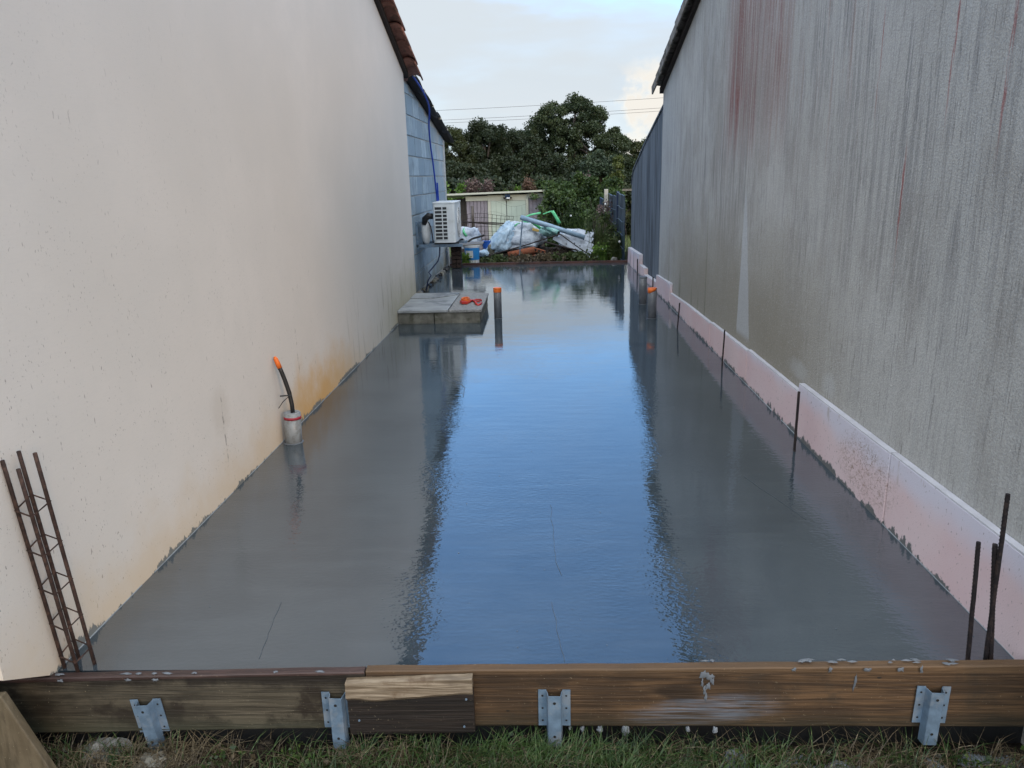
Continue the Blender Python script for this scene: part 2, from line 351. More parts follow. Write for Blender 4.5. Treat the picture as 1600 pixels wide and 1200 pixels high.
def f_xps(g):
    p = g.pos(); x, y, z = g.xyz(p)
    col = g.mix(g.mr(g.noise(p, 2.2, 4), .3, .7), (.60, .44, .44), (.62, .50, .50))
    col = g.mix(g.mul(g.rnd(), .5), col, (.58, .48, .52))
    # bluish skylight painted in towards the top edge
    col = g.mix(g.mul(g.mr(g.add(z, g.mul(g.noise(p, 3, 3), .18)), .26, .40), .75), col, (.55, .57, .66))
    sp = g.mr(g.noise(g.vscale(p, (1, 1, .6)), 85, 2), .66, .69); col = g.mix(g.mul(sp, .65), col, (.20, .17, .16))
    # brown dirt on the second board
    d = g.add(g.math('POWER', g.mul(g.sub(y, 3.28), 2.6), 2.), g.math('POWER', g.mul(g.sub(z, .16), 5.5), 2.))
    dm = g.mul(g.mr(d, 1., .15), g.mr(g.noise(g.vscale(p, (1, 1, 1.6)), 45, 5, .75, 1.5), .50, .58))
    col = g.mix(g.mul(dm, .7), col, (.22, .15, .10))
    dm = g.mul(g.band(z, .19, .25, .32, .36), g.mr(g.noise(g.vscale(p, (1, 9, 2)), 1, 5, .7), .60, .66)); col = g.mix(g.mul(dm, .5), col, (.33, .27, .22))
    # cement splashed up from the slab
    j = g.add(g.mul(g.noise(g.vscale(p, (1, 16, 7)), 1, 5, .75), .16), g.mul(g.noise(p, 1.7, 2), .10))
    mor = g.mr(g.sub(z, g.sub(j, .118)), .003, -.003)
    col = g.mix(mor, col, (.115, .12, .12))
    st = g.mul(g.mr(y, 11.5, 11.9), g.mr(g.noise(g.vscale(p, (1, 14, 2)), 1, 3), .5, .6)); col = g.mix(g.mul(st, .7), col, (.12, .10, .09))
    return dict(c=col, n=g.bump(g.add(g.noise(p, 170, 2), mor), .35, .003), r=.75)
M_XPS = mat('pink_foam_board', f_xps, spec=.3)
M_XPSE = simple('foam_board_lit_edge', (.50, .50, .53), .8, .1, 8, .3, .003, 120)  # paler and bluer than the face: light on the top put into the colour

def f_soil(g):
    p = g.pos()
    col = g.mix(g.mr(g.noise(p, 3, 5), .35, .65), (.014, .011, .008), (.034, .026, .019))
    col = g.mix(g.mul(g.mr(g.noise(p, 40, 4, .7), .55, .7), .5), col, (.12, .10, .075))
    x, y, z = g.xyz(p)
    fld = g.mix(g.mr(g.noise(p, .25, 5), .3, .7), (.055, .075, .02), (.12, .13, .045))
    col = g.mix(g.mr(y, 15.5, 19.), col, fld)
    return dict(c=col, n=g.bump(g.noise(p, 30, 6, .7), 1., .03), r=.95)
M_SOIL = mat('soil', f_soil, spec=.15)

def leafmat(name, a, b, c2=None, sc=.8, tr=.25):
    m = bpy.data.materials.new(name); m.use_nodes = True; nt = m.node_tree; nt.nodes.clear(); g = N(nt)
    p = g.pos()
    col = g.mix(g.mr(g.noise(p, sc, 4, .6), .35, .65), a, b)
    if c2: col = g.mix(g.mr(g.noise(p, sc*9, 2), .55, .68), col, c2)
    df = g.new('ShaderNodeBsdfDiffuse'); g.put(df.inputs[0], col)
    t = g.new('ShaderNodeBsdfTranslucent'); g.put(t.inputs[0], col)
    s1 = g.new('ShaderNodeMixShader'); s1.inputs[0].default_value = tr
    g.l.new(df.outputs[0], s1.inputs[1]); g.l.new(t.outputs[0], s1.inputs[2])
    gl = g.new('ShaderNodeBsdfGlossy'); gl.inputs['Roughness'].default_value = .45; gl.inputs[0].default_value = (.7, .75, .8, 1)
    s2 = g.new('ShaderNodeMixShader'); s2.inputs[0].default_value = .025
    g.l.new(s1.outputs[0], s2.inputs[1]); g.l.new(gl.outputs[0], s2.inputs[2])
    o = g.new('ShaderNodeOutputMaterial'); g.l.new(s2.outputs[0], o.inputs[0]); return m
L_OAK = leafmat('oak_leaves', (.026, .042, .020), (.054, .074, .034), (.078, .09, .04), .8)
L_DARK = leafmat('dark_leaves', (.018, .028, .014), (.036, .050, .024), (.052, .062, .03), .8)
L_OLIVE = leafmat('olive_leaves', (.022, .030, .012), (.048, .06, .022), (.075, .085, .03), .6)
L_CONI = leafmat('conifer_needles', (.035, .055, .035), (.065, .09, .05), None, .9)
L_YEL = leafmat('yellow_green_leaves', (.05, .07, .016), (.10, .12, .03), (.15, .15, .05), 1.5)
L_HEDGE = leafmat('bramble_leaves', (.018, .034, .010), (.05, .085, .022), (.095, .14, .035), 2.2)
L_GREEN = leafmat('fresh_leaves', (.06, .12, .02), (.13, .22, .04), (.2, .28, .06), 2.5)
L_PINK = leafmat('pink_brown_flowers', (.09, .06, .06), (.17, .12, .11), (.06, .07, .03), 4)
L_RED = leafmat('rust_brown_flowers', (.09, .05, .035), (.15, .085, .06), (.05, .07, .022), 4)
L_IVY = leafmat('ivy_leaves', (.05, .09, .03), (.11, .17, .06), None, 4)
L_GRASS = leafmat('green_grass', (.016, .036, .009), (.05, .095, .024), (.13, .15, .06), 7, .35)
L_STRAW = leafmat('dry_grass', (.05, .04, .024), (.13, .10, .06), (.22, .18, .11), 9, .3)
L_WEED = leafmat('weed_leaves', (.03, .055, .018), (.08, .11, .035), (.14, .13, .06), 6, .3)

# ------------------------------------------------------------------ geometry helpers
class MB:
    def __init__(s): s.v = []; s.f = []
    def add(s, v, f):
        o = len(s.v); s.v += [tuple(q) for q in v]; s.f += [tuple(i+o for i in q) for q in f]; return s
    def box(s, x0, x1, y0, y1, z0, z1):
        v = [(x, y, z) for x in (x0, x1) for y in (y0, y1) for z in (z0, z1)]
        return s.add(v, [(0, 1, 3, 2), (4, 6, 7, 5), (0, 4, 5, 1), (2, 3, 7, 6), (0, 2, 6, 4), (1, 5, 7, 3)])
    def obox(s, c, sz, rot=(0, 0, 0)):
        from mathutils import Euler
        R = Euler(rot).to_matrix(); c = Vector(c)
        v = [c + R @ Vector((x*sz[0]/2, y*sz[1]/2, z*sz[2]/2)) for x in (-1, 1) for y in (-1, 1) for z in (-1, 1)]
        return s.add(v, [(0, 1, 3, 2), (4, 6, 7, 5), (0, 4, 5, 1), (2, 3, 7, 6), (0, 2, 6, 4), (1, 5, 7, 3)])
    def prism(s, poly, axis, a, b):
        """extrude polygon (2D points in the other two axes, in order) from a to b along axis 0/1/2"""
        n = len(poly)
        def P(q, t):
            r = list(q); r.insert(axis, t); return r
        v = [P(q, a) for q in poly] + [P(q, b) for q in poly]
        return s.add(v, [tuple(range(n)), tuple(range(2*n-1, n-1, -1))] + [(i, i+n, (i+1) % n+n, (i+1) % n) for i in range(n)])
    def tube(s, pts, r, seg=8, caps=True):
        pts = [Vector(p) for p in pts]; n = len(pts); rr = r if isinstance(r, (list, tuple)) else [r]*n
        v = []; f = []; prev = None
        for i, p in enumerate(pts):
            t = (pts[min(i+1, n-1)] - pts[max(i-1, 0)]).normalized()
            if prev is None: a = t.orthogonal().normalized()
            else: a = (prev - t*prev.dot(t)).normalized()
            prev = a; b = t.cross(a)
            v += [p + (a*math.cos(2*math.pi*k/seg) + b*math.sin(2*math.pi*k/seg))*rr[i] for k in range(seg)]
        for i in range(n-1):
            for k in range(seg):
                k2 = (k+1) % seg; f.append((i*seg+k, i*seg+k2, (i+1)*seg+k2, (i+1)*seg+k))
        if caps: f.append(tuple(range(seg-1, -1, -1))); f.append(tuple((n-1)*seg+k for k in range(seg)))
        return s.add(v, f)
    def lathe(s, c, prof, seg=24):
        c = Vector(c); v = []; f = []; n = len(prof)
        for r, z in prof: v += [c+Vector((r*math.cos(2*math.pi*k/seg), r*math.sin(2*math.pi*k/seg), z)) for k in range(seg)]
        for i in range(n-1):
            for k in range(seg):
                k2 = (k+1) % seg; f.append((i*seg+k, i*seg+k2, (i+1)*seg+k2, (i+1)*seg+k))
        return s.add(v, f)
    def grid(s, fn, nu, nv):
        v = [fn(i/(nu-1), j/(nv-1)) for j in range(nv) for i in range(nu)]
        return s.add(v, [(j*nu+i, j*nu+i+1, (j+1)*nu+i+1, (j+1)*nu+i) for j in range(nv-1) for i in range(nu-1)])
    def build(s, name, m, parent=None, smooth=False, bevel=0, solid=0, sub=0):
        a = np.array(s.v, dtype=float)
        base = Vector(((a[:, 0].min()+a[:, 0].max())/2, (a[:, 1].min()+a[:, 1].max())/2, a[:, 2].min()))
        me = bpy.data.meshes.new(name); me.from_pydata([tuple(q) for q in (a-np.array(base))], [], s.f)
        me.materials.append(m); me.validate(); me.update()
        if smooth: me.shade_smooth()
        o = bpy.data.objects.new(name, me); C.objects.link(o); place(o, base, parent)
        if solid: q = o.modifiers.new('solid', 'SOLIDIFY'); q.thickness = solid; q.offset = 0
        if bevel: q = o.modifiers.new('bevel', 'BEVEL'); q.width = bevel; q.segments = 2; q.limit_method = 'ANGLE'
        if sub: q = o.modifiers.new('sub', 'SUBSURF'); q.levels = q.render_levels = sub
        return o
WPOS = {}
def place(o, base, parent):
    WPOS[o.name] = Vector(base)
    if parent is not None:
        o.parent = parent; o.location = Vector(base) - WPOS[parent.name]
    else: o.location = base
def tag(o, label=None, cat=None, group=None, kind=None):
    if label: o['label'] = label
    if cat: o['category'] = cat
    if group: o['group'] = group
    if kind: o['kind'] = kind
    return o
def thing(name, label, cat, loc, group=None):
    o = bpy.data.objects.new(name, None); o.empty_display_size = .1; C.objects.link(o); place(o, loc, None)
    return tag(o, label, cat, group)
def part_copy(src, parent, off):
    """another piece sharing src's mesh, shifted by off (world)"""
    c = src.copy(); C.objects.link(c); WPOS[c.name] = WPOS[src.name] + Vector(off)
    c.parent = parent; c.location = WPOS[c.name] - WPOS[parent.name]; return c
def nz(x, y=0, z=0): return mn.noise(Vector((x, y, z)))
def np_mesh(name, V, F, m, parent=None, base=(0, 0, 0), k=4):
    """V (n,3) world, F (m,k)"""
    V = V - np.array(base)
    me = bpy.data.meshes.new(name); me.vertices.add(len(V)); me.vertices.foreach_set('co', V.astype(np.float32).ravel())
    me.loops.add(F.size); me.loops.foreach_set('vertex_index', F.astype(np.int32).ravel())
    me.polygons.add(len(F)); me.polygons.foreach_set('loop_start', np.arange(0, F.size, k, dtype=np.int32))
    me.update(calc_edges=True); me.materials.append(m)
    o = bpy.data.objects.new(name, me); C.objects.link(o); place(o, base, parent); return o
def blob(c, size, seed, amp=.25, nu=20, nv=12, flat=-.6, fr=1.6):
    """lumpy stone-like closed surface"""
    mb = MB(); c = Vector(c)
    v = []
    for j in range(nv+1):
        th = math.pi*j/nv
        for i in range(nu):
            ph = 2*math.pi*i/nu
            d = Vector((math.sin(th)*math.cos(ph), math.sin(th)*math.sin(ph), math.cos(th)))
            k = 1 + amp*(mn.noise(d*fr+Vector((seed, 0, 0))) + .5*mn.noise(d*fr*2.7+Vector((seed, 5, 0))) + .3*mn.noise(d*fr*6+Vector((seed, 9, 0))))
            q = d*k; q.z = max(q.z, flat)
            v.append(c+Vector((q.x*size[0], q.y*size[1], q.z*size[2])))
    f = [(j*nu+i, (j+1)*nu+i, (j+1)*nu+(i+1) % nu, j*nu+(i+1) % nu) for j in range(nv) for i in range(nu)]
    return mb.add(v, f)

XL, XR = -1.59, 1.49
# ------------------------------------------------------------------ terrain
def ground_z(x, y):
    if y < 13.45:
        z = -.27 if y < 2.06 else -.45
        if y < 1.98: z += .03*nz(x*3, y*3) + .02*nz(x*11, y*11, 3) + .02
        return z
    pts = [(13.45, -.03), (15.6, -.05), (19, -.9), (30, -.9), (60, -.4), (120, .55), (400, 1.0), (1500, 1.0)]
    for (a, za), (b, zb) in zip(pts, pts[1:]):
        if y <= b: return za+(zb-za)*(y-a)/(b-a) + .05*nz(x*.9, y*.9)
    return 1.
xs = sorted(set([-900, -300, -100, -50, -25, -12, -6, -3.] + [round(-2+.1*i, 2) for i in range(41)] + [3., 6, 12, 25, 50, 100, 300, 900]))
ys = sorted(set([-300, -60, -15, -4, 0, 1.] + [round(1.4+.05*i, 2) for i in range(14)] + [2.06, 2.2, 6, 10, 13.4] + [round(13.5+.3*i, 2) for i in range(24)] + [21, 23, 26, 30, 36, 45, 60, 80, 120, 200, 400, 900, 1500]))
mb = MB(); mb.add([(x, y, ground_z(x, y)) for y in ys for x in xs], [(j*len(xs)+i, j*len(xs)+i+1, (j+1)*len(xs)+i+1, (j+1)*len(xs)+i) for j in range(len(ys)-1) for i in range(len(xs)-1)])
tag(mb.build('ground', M_SOIL, smooth=True), kind='structure')

# slab, its membrane edge, float marks, pale strips standing in for edge reflections
mb = MB(); mb.prism([(-1.60, 2.025), (1.50, 2.075), (1.50, 9.9), (1.53, 9.91), (1.53, 13.40), (-1.71, 13.46), (-1.71, 9.17), (-1.60, 9.165)], 2, -.30, 0.)
slab = tag(mb.build('concrete_slab', M_SLAB), kind='structure')
mb = MB(); mb.prism([(-1.75, 2.025), (1.75, 2.07), (1.75, 2.055), (-1.75, 2.01)], 2, -.42, -.02)
mb.build('black_membrane', M_MEMB, slab)
def ribbon(pts, wdt, z=.0015, mb=None):
    mb = mb or MB(); pts = [Vector((a, b, z)) for a, b in pts]
    for i in range(len(pts)-1):
        d = (pts[i+1]-pts[i]).normalized(); s_ = Vector((-d.y, d.x, 0))*wdt/2
        mb.add([pts[i]-s_, pts[i]+s_, pts[i+1]+s_, pts[i+1]-s_], [(0, 1, 2, 3)])
    return mb
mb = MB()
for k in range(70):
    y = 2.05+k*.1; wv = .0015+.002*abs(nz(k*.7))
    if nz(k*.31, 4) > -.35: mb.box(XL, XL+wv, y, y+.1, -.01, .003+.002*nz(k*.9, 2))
mb.build('reflection_strip', M_LINE, slab)
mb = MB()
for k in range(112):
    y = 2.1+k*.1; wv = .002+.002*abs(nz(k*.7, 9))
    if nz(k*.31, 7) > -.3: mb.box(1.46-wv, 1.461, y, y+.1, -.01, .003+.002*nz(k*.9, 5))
mb.build('reflection_strip', M_LINE, slab)
def wob(a, b, n, amp, seed):
    return [(a[0]+(b[0]-a[0])*i/n + amp*nz(i*.4, seed), a[1]+(b[1]-a[1])*i/n) for i in range(n+1)]
mb = MB()
ribbon([(-.86, 5.96), (-.835, 5.85), (-.80, 5.72), (-.74, 5.58), (-.66, 5.48), (-.61, 5.36), (-.59, 5.1)], .005, mb=mb)
ribbon(wob((.012, 3.27), (.03, 2.72), 14, .01, 1)+[(.05, 2.62)], .002, mb=mb)
ribbon(wob((.009, 2.43), (.045, 2.08), 12, .008, 2), .002, mb=mb)
ribbon(wob((-.995, 2.43), (-.955, 2.09), 12, .008, 3), .002, mb=mb)
ribbon(wob((1.0, 3.6), (1.15, 3.1), 12, .01, 4), .0018, mb=mb)
mb.build('float_mark', simple('faint_ridge', (.075, .09, .105), .3, .3, 60), slab)
# small specks standing in the fresh surface
rng = np.random.default_rng(3)
mb = MB()
for k in range(60):
    x = rng.uniform(-1.5, 1.4); y = 2.1+4*rng.random()**1.8; r = rng.uniform(.001, .0022)
    mb.obox((x, y, .001), (r*2, r*1.5, r), (rng.random(), rng.random(), rng.random()*3))
tag(mb.build('grit', M_SLURRYL, slab), kind='stuff')

# ------------------------------------------------------------------ left house
lh = thing('rendered_house', 'cream rendered house gable with ochre damp along its foot and brown roof tiles', 'house', (-5, 5.5, -.4))
RL0, RLS, RLY = 2.70, .345, 5.6      # eave height at y = 9.17, slope, ridge y
def roofL(y): return RL0 + RLS*((9.17-y) if y > RLY else (9.17-RLY) - (RLY-y))
mb = MB(); mb.prism([(2.02, -.4), (2.02, -.01), (1.81, .125), (1.79, 2.), (1.79, roofL(1.79)), (RLY, roofL(RLY)), (9.17, roofL(9.17)), (9.17, -.4)], 0, XL, -9.5)
mb.build('wall', M_LEFT, lh)
mb = MB(); mb.prism([(1.87, -.4), (1.87, .12), (2.01, .02), (2.01, -.4)], 0, XL-.22, -9.3)
mb.build('footing', M_CONC, lh)
# verge: black under-board then roof surface and verge tiles
def slope_board(y0, z0, y1, z1, x0, x1, t0, t1):
    return MB().add([(x, y, z) for x in (x0, x1) for (y, z) in ((y0, z0+t0), (y1, z1+t0), (y1, z1+t1), (y0, z0+t1))],
                    [(0, 1, 2, 3), (7, 6, 5, 4), (0, 4, 5, 1), (3, 2, 6, 7), (0, 3, 7, 4), (1, 5, 6, 2)])
slope_board(RLY, roofL(RLY), 9.28, roofL(9.28), XL-.5, XL+.04, -.02, .05).build('fascia_board', M_UNDER, lh)
slope_board(RLY-.003, roofL(RLY), 1.6, roofL(1.6), XL-.5, XL+.04, -.02, .05).build('fascia_board', M_UNDER, lh)
for (ya, yb) in ((RLY, 9.5), (RLY-.003, 1.4)):
    def rf(u, v, ya=ya, yb=yb):
        x = -9.7+(XL-.02+9.7)*u; y = ya+(yb-ya)*v
        return (x, y, roofL(y)+.085+.03*math.sin(x*28))
    MB().grid(rf, 160, 3).build('roof_covering', M_TILE_L, lh, smooth=True, solid=.02)
def barrel_tile(m, name, parent, y, rz, sl, ln=.43, r0=.095, r1=.085, xc=0., seg=10, ang=.75):
    """half-round tile lying down the slope, upper end narrow"""
    mb = MB(); v = []; f = []; nseg = seg
    for k, (t, r, lift) in enumerate(((0, r1, .0), (.5, (r0+r1)/2, .012), (1, r0, .018))):
        yy = y + ln*t; zz = rz - abs(sl)*ln*t
        for q in range(nseg+1):
            a = -math.pi*.5 + math.pi*q/nseg
            v.append((xc+r*math.sin(a), yy, zz+lift+r*math.cos(a)*ang))
    for k in range(2):
        for q in range(nseg): f.append((k*(nseg+1)+q, k*(nseg+1)+q+1, (k+1)*(nseg+1)+q+1, (k+1)*(nseg+1)+q))
    mb.add(v, f); return mb.build(name, m, parent, smooth=True, solid=.016)
t0 = None
for k in range(11):
    y = RLY+.02+k*.345
    if t0 is None: t0 = barrel_tile(M_TILE_L, 'verge_tile', lh, y, roofL(y)+.035, RLS, xc=XL+.075)
    else: part_copy(t0, lh, (random.uniform(-.006, .006), k*.345, -RLS*k*.345+random.uniform(-.006, .008)))

# ------------------------------------------------------------------ left block outbuilding
ob = thing('block_outbuilding', 'unrendered grey-blue concrete block outbuilding with black roof edge behind the cream house', 'outbuilding', (-3.5, 11.3, -.3))
XB = -1.71
def roofB(y): return 2.84 - .155*(y-9.2)
mb = MB(); mb.prism([(9.175, -.3), (9.175, roofB(9.175)), (13.5, roofB(13.5)), (13.5, -.3)], 0, XB-.008, -5.5)
mb.build('mortar_wall', M_MORTAR, ob)
row = 0; z = .05; blocks = 0
bm0 = {}
while z < 2.95:
    y = 9.18 - (.25 if row % 2 else 0)
    while y < 13.5:
        a, b = max(y+.011, 9.18), min(y+.489, 13.495)
        if b-a > .05:
            top = min(z+.238, roofB(b)-.02)
            if top-z > .04:
                key = (round(b-a, 3), round(top-z, 3))
                jx = random.uniform(-.002, .004)
                if key in bm0: part_copy(bm0[key], ob, (jx, a-bm0[key]['y'], z-bm0[key]['z']))
                else:
                    mb = MB(); mb.box(XB-.03, XB+.002, a, b, z+.006, top)
                    o = mb.build('block', M_BLOCK, ob, bevel=.003); o['y'] = a; o['z'] = z; bm0[key] = o
        y += .5
    z += .25; row += 1
for o in bm0.values():
    del o['y']; del o['z']
for o in C.objects:
    if o.name.startswith('block.') and 'y' in o.keys(): del o['y']; del o['z']
# quoin of pale mortar at the far corner and ragged foot
MB().box(XB-.01, XB+.010, 13.36, 13.515, .0, roofB(13.515)-.03).build('corner_mortar', M_MORTAR, ob, bevel=.004)
# roof edge: overlapping black sheets over battens
for k, (ya, yb) in enumerate(((9.2, 10.75), (10.6, 12.0), (11.85, 13.0), (12.85, 13.85))):
    def rs(u, v, ya=ya, yb=yb, k=k):
        x = -5.7+(XB+.14+5.7)*u; y = ya+(yb-ya)*v
        return (x, y, roofB(y)+.045-.03*v+.018*math.sin(x*36)+.05*nz(y*2.1, k))
    MB().grid(rs, 90, 8).build('roof_sheet', M_SHEET, ob, smooth=True, solid=.025)
    MB().obox((XB+.06, (ya+yb)/2, roofB((ya+yb)/2)+.015), (.10, yb-ya, .03), (math.atan(-.155), 0, 0)).build('edge_batten', M_UNDER, ob)
MB().box(XB-.05, XB+.13, 9.19, 9.29, 2.80, 2.90).build('rafter_end', M_WOOD_GREY, ob, bevel=.004)
mb = MB()
for k in range(5): mb.obox((XB+.13, 9.9+k*.75, roofB(9.9+k*.75)+.02), (.02, .05, .03), (0, 0, .3*k))
mb.build('sheet_fixing', M_PALE_POST, ob)
# lumps of mortar and dirt along the foot of the block wall
for k in range(16):
    y = 9.5+k*.23+random.uniform(-.05, .05); s = random.uniform(.035, .07)*(1.5 if k < 2 else 1)
    tag(blob((XB+.02+s*.3, y, .01), (s*.8, s*1.7, s*.8), k*3.1, .4, 12, 8).build('rubble_lump', [M_CONC, M_CONCL, M_MEMB, M_SOIL][k % 4], None, smooth=False),
        ['crumbling grey mortar lump at the foot of the block wall', 'pale mortar lump at the foot of the block wall', 'black scrap of membrane at the foot of the block wall', 'brown clod of earth at the foot of the block wall'][k % 4], 'rubble', ['grey mortar lumps along the block wall foot', 'pale mortar lumps along the block wall foot', 'membrane scraps along the block wall foot', 'earth clods along the block wall foot'][k % 4])

# ------------------------------------------------------------------ right house and annex
rh = thing('weathered_house', 'grey weathered house gable with dark and red vertical rain streaks', 'house', (5, 5.5, -.4))
RR0, RRS, RRY = 2.50, .27, 5.8
def roofR(y): return RR0 + RRS*((9.9-y) if y > RRY else (9.9-RRY) - (RRY-y))
mb = MB(); mb.prism([(1.7, -.4), (1.7, roofR(1.7)), (RRY, roofR(RRY)), (9.9, roofR(9.9)), (9.9, -.4)], 0, XR, 9.5)
mb.build('wall', M_RIGHT, rh)
slope_board(RRY, roofR(RRY), 9.96, roofR(9.96), XR-.04, XR+.5, -.03, .035).build('fascia_board', M_UNDER, rh)
slope_board(RRY-.003, roofR(RRY), 1.6, roofR(1.6), XR-.04, XR+.5, -.03, .035).build('fascia_board', M_UNDER, rh)
for (ya, yb) in ((RRY, 10.05), (RRY-.003, 1.5)):
    def rf(u, v, ya=ya, yb=yb):
        x = XR+.02+8.2*u; y = ya+(yb-ya)*v
        return (x, y, roofR(y)+.075+.02*math.sin(x*22))
    MB().grid(rf, 160, 3).build('roof_covering', M_TILE_R, rh, smooth=True, solid=.02)
# angular verge tiles: a flat top with a drop lip on the gable side
t0 = None
for k in range(13):
    y = RRY+.03+k*.325; ln = .37
    if t0 is None:
        zz = roofR(y)
        mb = MB()
        prof = [(XR-.115, -.005), (XR-.12, .085), (XR-.085, .118), (XR+.05, .10), (XR+.16, .085), (XR+.16, .068), (XR+.05, .082), (XR-.08, .098), (XR-.100, .075), (XR-.098, -.005)]
        n = len(prof); v = []
        for t, lift in ((0, 0.), (.0, 0.), (1, .022)):
            v += [(px, y+ln*t, zz-RRS*ln*t+pz+lift) for px, pz in prof]
        v = v[n:]
        mb.add(v, [tuple(range(n-1, -1, -1)), tuple(range(n, 2*n))] + [(i, (i+1) % n, (i+1) % n+n, i+n) for i in range(n)])
        t0 = mb.build('verge_tile', M_TILE_R, rh)
    else:
        part_copy(t0, rh, (random.uniform(-.004, .004), k*.325, -RRS*k*.325+random.uniform(-.004, .006)))
an = thing('dark_annex', 'lean-to annex wall blackened with dark rain streaks beyond the grey house', 'outbuilding', (3, 11.6, -.4))
mb = MB(); mb.prism([(9.905, -.4), (9.905, 2.33), (11.6, 1.965), (13.2, 1.55), (13.42, 1.32), (13.42, -.4)], 0, XR+.03, 5.5)
mb.build('wall', M_ANNEX, an)
def cap(a, b):
    return MB().add([(x, y, z+t) for x in (XR+.015, 5.6) for (y, z, t) in ((a[0], a[1], .002), (b[0], b[1], .002), (b[0], b[1], .03), (a[0], a[1], .03))],
                    [(0, 1, 2, 3), (7, 6, 5, 4), (0, 4, 5, 1), (3, 2, 6, 7), (0, 3, 7, 4), (1, 5, 6, 2)])
cap((9.91, 2.33), (11.6, 1.965)).build('coping', M_ANNEX, an); cap((11.602, 1.965), (13.2, 1.55)).build('coping', M_ANNEX, an); cap((13.202, 1.55), (13.43, 1.32)).build('coping', M_ANNEX, an)

# pink insulation boards standing against the right wall
GB = 'pink foam boards standing along the right wall'
boards = [
 (1.72, 3.045, .352, .334, 0, 'nearest pink foam board, behind the pair of starter bars at the front right'),
 (3.052, 4.225, .333, .316, -.003, 'pink foam board smeared with brown dirt, second from the front'),
 (4.232, 5.36, .262, .256, .002, 'pink foam board just beyond the tallest single starter bar, third from the front'),
 (5.367, 6.60, .245, .222, .0, 'pink foam board with a starter bar standing at its near end, fourth from the front'),
 (6.607, 7.68, .212, .195, -.003, 'low speckled pink foam board below the pale drips, fifth from the front'),
 (7.687, 8.78, .195, .155, .001, 'low pink foam board just nearer than the raised stub board'),
 (8.787, 9.89, .262, .226, -.002, 'raised stub of pink foam board at the end of the grey house'),
 (9.93, 11.12, .125, .075, .0, 'lowest foam board, behind the two upright pipes by the dark annex'),
 (11.13, 11.73, .165, .155, .002, 'short white foam piece between two boards at the dark annex'),
 (11.74, 13.30, .305, .278, .0, 'farthest foam board, pale with dark vertical drips, at the slab end')]
for k, (y0, y1, z0, z1, dx, lab) in enumerate(boards):
    xr = XR-.002 if y1 < 9.9 else XR+.028
    x0 = 1.459+dx
    o = MB().prism([(y0, -.06), (y0, z0-.008), (y1, z1-.008), (y1, -.06)], 0, x0, xr).build('insulation_board', M_XPS, None, bevel=.002)
    o.data.materials.append(M_XPSE)
    tag(o, lab, 'foam board', GB)
    e = MB().prism([(y0+.001, z0-.0075), (y0+.001, z0), (y1-.001, z1), (y1-.001, z1-.0075)], 0, x0+.001, xr).build('top_edge', M_XPSE, o)

# ------------------------------------------------------------------ front formwork
def board(name, m, x0, x1, y0a, y0b, th, zt0, zt1, zb0, zb1, parent=None, n=24, wob_=.002):
    """plank along x with slightly uneven edges; y0a/y0b: front face y at x0/x1"""
    mb = MB(); v = []; f = []
    for i in range(n+1):
        t = i/n; x = x0+(x1-x0)*t; ya = y0a+(y0b-y0a)*t
        e = wob_*nz(x*7, zt0*9+3); e2 = wob_*nz(x*5, 8)
        zt = zt0+(zt1-zt0)*t+e; zb = zb0+(zb1-zb0)*t+e2
        v += [(x, ya+.002, zb), (x, ya, zb+.004), (x, ya, zt-.004), (x, ya+.003, zt), (x, ya+th-.003, zt+e*.5), (x, ya+th, zt-.004), (x, ya+th, zb)]
    k = 7
    for i in range(n):
        for j in range(k): f.append((i*k+j, (i+1)*k+j, (i+1)*k+(j+1) % k, i*k+(j+1) % k))
    f.append(tuple(range(k))); f.append(tuple(n*k+j for j in range(k-1, -1, -1)))
    mb.add(v, f); return mb.build(name, m, parent)
pl = thing('formwork_plank', 'old dark stained formwork plank at the front left below the rebar cage', 'plank', (-1.18, 1.995, -.2), 'formwork planks along the front of the slab')
board('board', M_WOOD_DARK, -1.80, -.578, 1.978, 1.988, .029, -.008, .024, -.205, -.178, pl)
board('painted_top', M_WOOD_TOP, -1.79, -.579, 1.9775, 1.9875, .030, .002, .0285, -.016, .016, pl)
pr = thing('formwork_plank', 'long wet brown formwork plank along the front right with cement smears', 'plank', (.55, 2.0, -.17), 'formwork planks along the front of the slab')
board('board', M_WOOD_BROWN, -.574, 1.85, 1.988, 2.008, .032, .030, .050, -.172, -.172, pr, 60)
of = thing('plank_offcut', 'short black soaked plank with a pale split top edge nailed over the joint', 'plank', (-.43, 1.975, -.18))
board('board', M_WOOD_BLACK, -.632, -.238, 1.962, 1.966, .022, -.034, -.018, -.186, -.176, of, 12)
# pale split wood: uneven wedge along the top
mb = MB(); v = []; f = []; n = 30
for i in range(n+1):
    t = i/n; x = -.634+.395*t; zb = -.056+.020*t+.012*nz(x*14, 1)-.006*math.sin(t*5); zt = .006+.018*t+.003*nz(x*20, 2)
    yy = 1.953+.004*nz(x*11, 5)
    v += [(x, yy+.009, zb), (x, yy, zb+.012), (x, yy+.003, (zb+zt)/2+.006*nz(x*18, 7)), (x, yy+.006, zt), (x, 1.986, zt+.002), (x, 1.986, zb)]
for i in range(n):
    for j in range(6): f.append((i*6+j, (i+1)*6+j, (i+1)*6+(j+1) % 6, i*6+(j+1) % 6))
f.append(tuple(range(6))); f.append(tuple(n*6+j for j in range(5, -1, -1)))
mb.add(v, f); mb.build('split_edge', M_WOOD_PALE, of)
for x, z in ((-.60, -.02), (-.60, -.13), (-.26, -.05), (-.27, -.15)):
    MB().tube([(x, 1.9635, z), (x, 1.9600, z)], .0035, 8).build('nail_head', M_GALV, of)
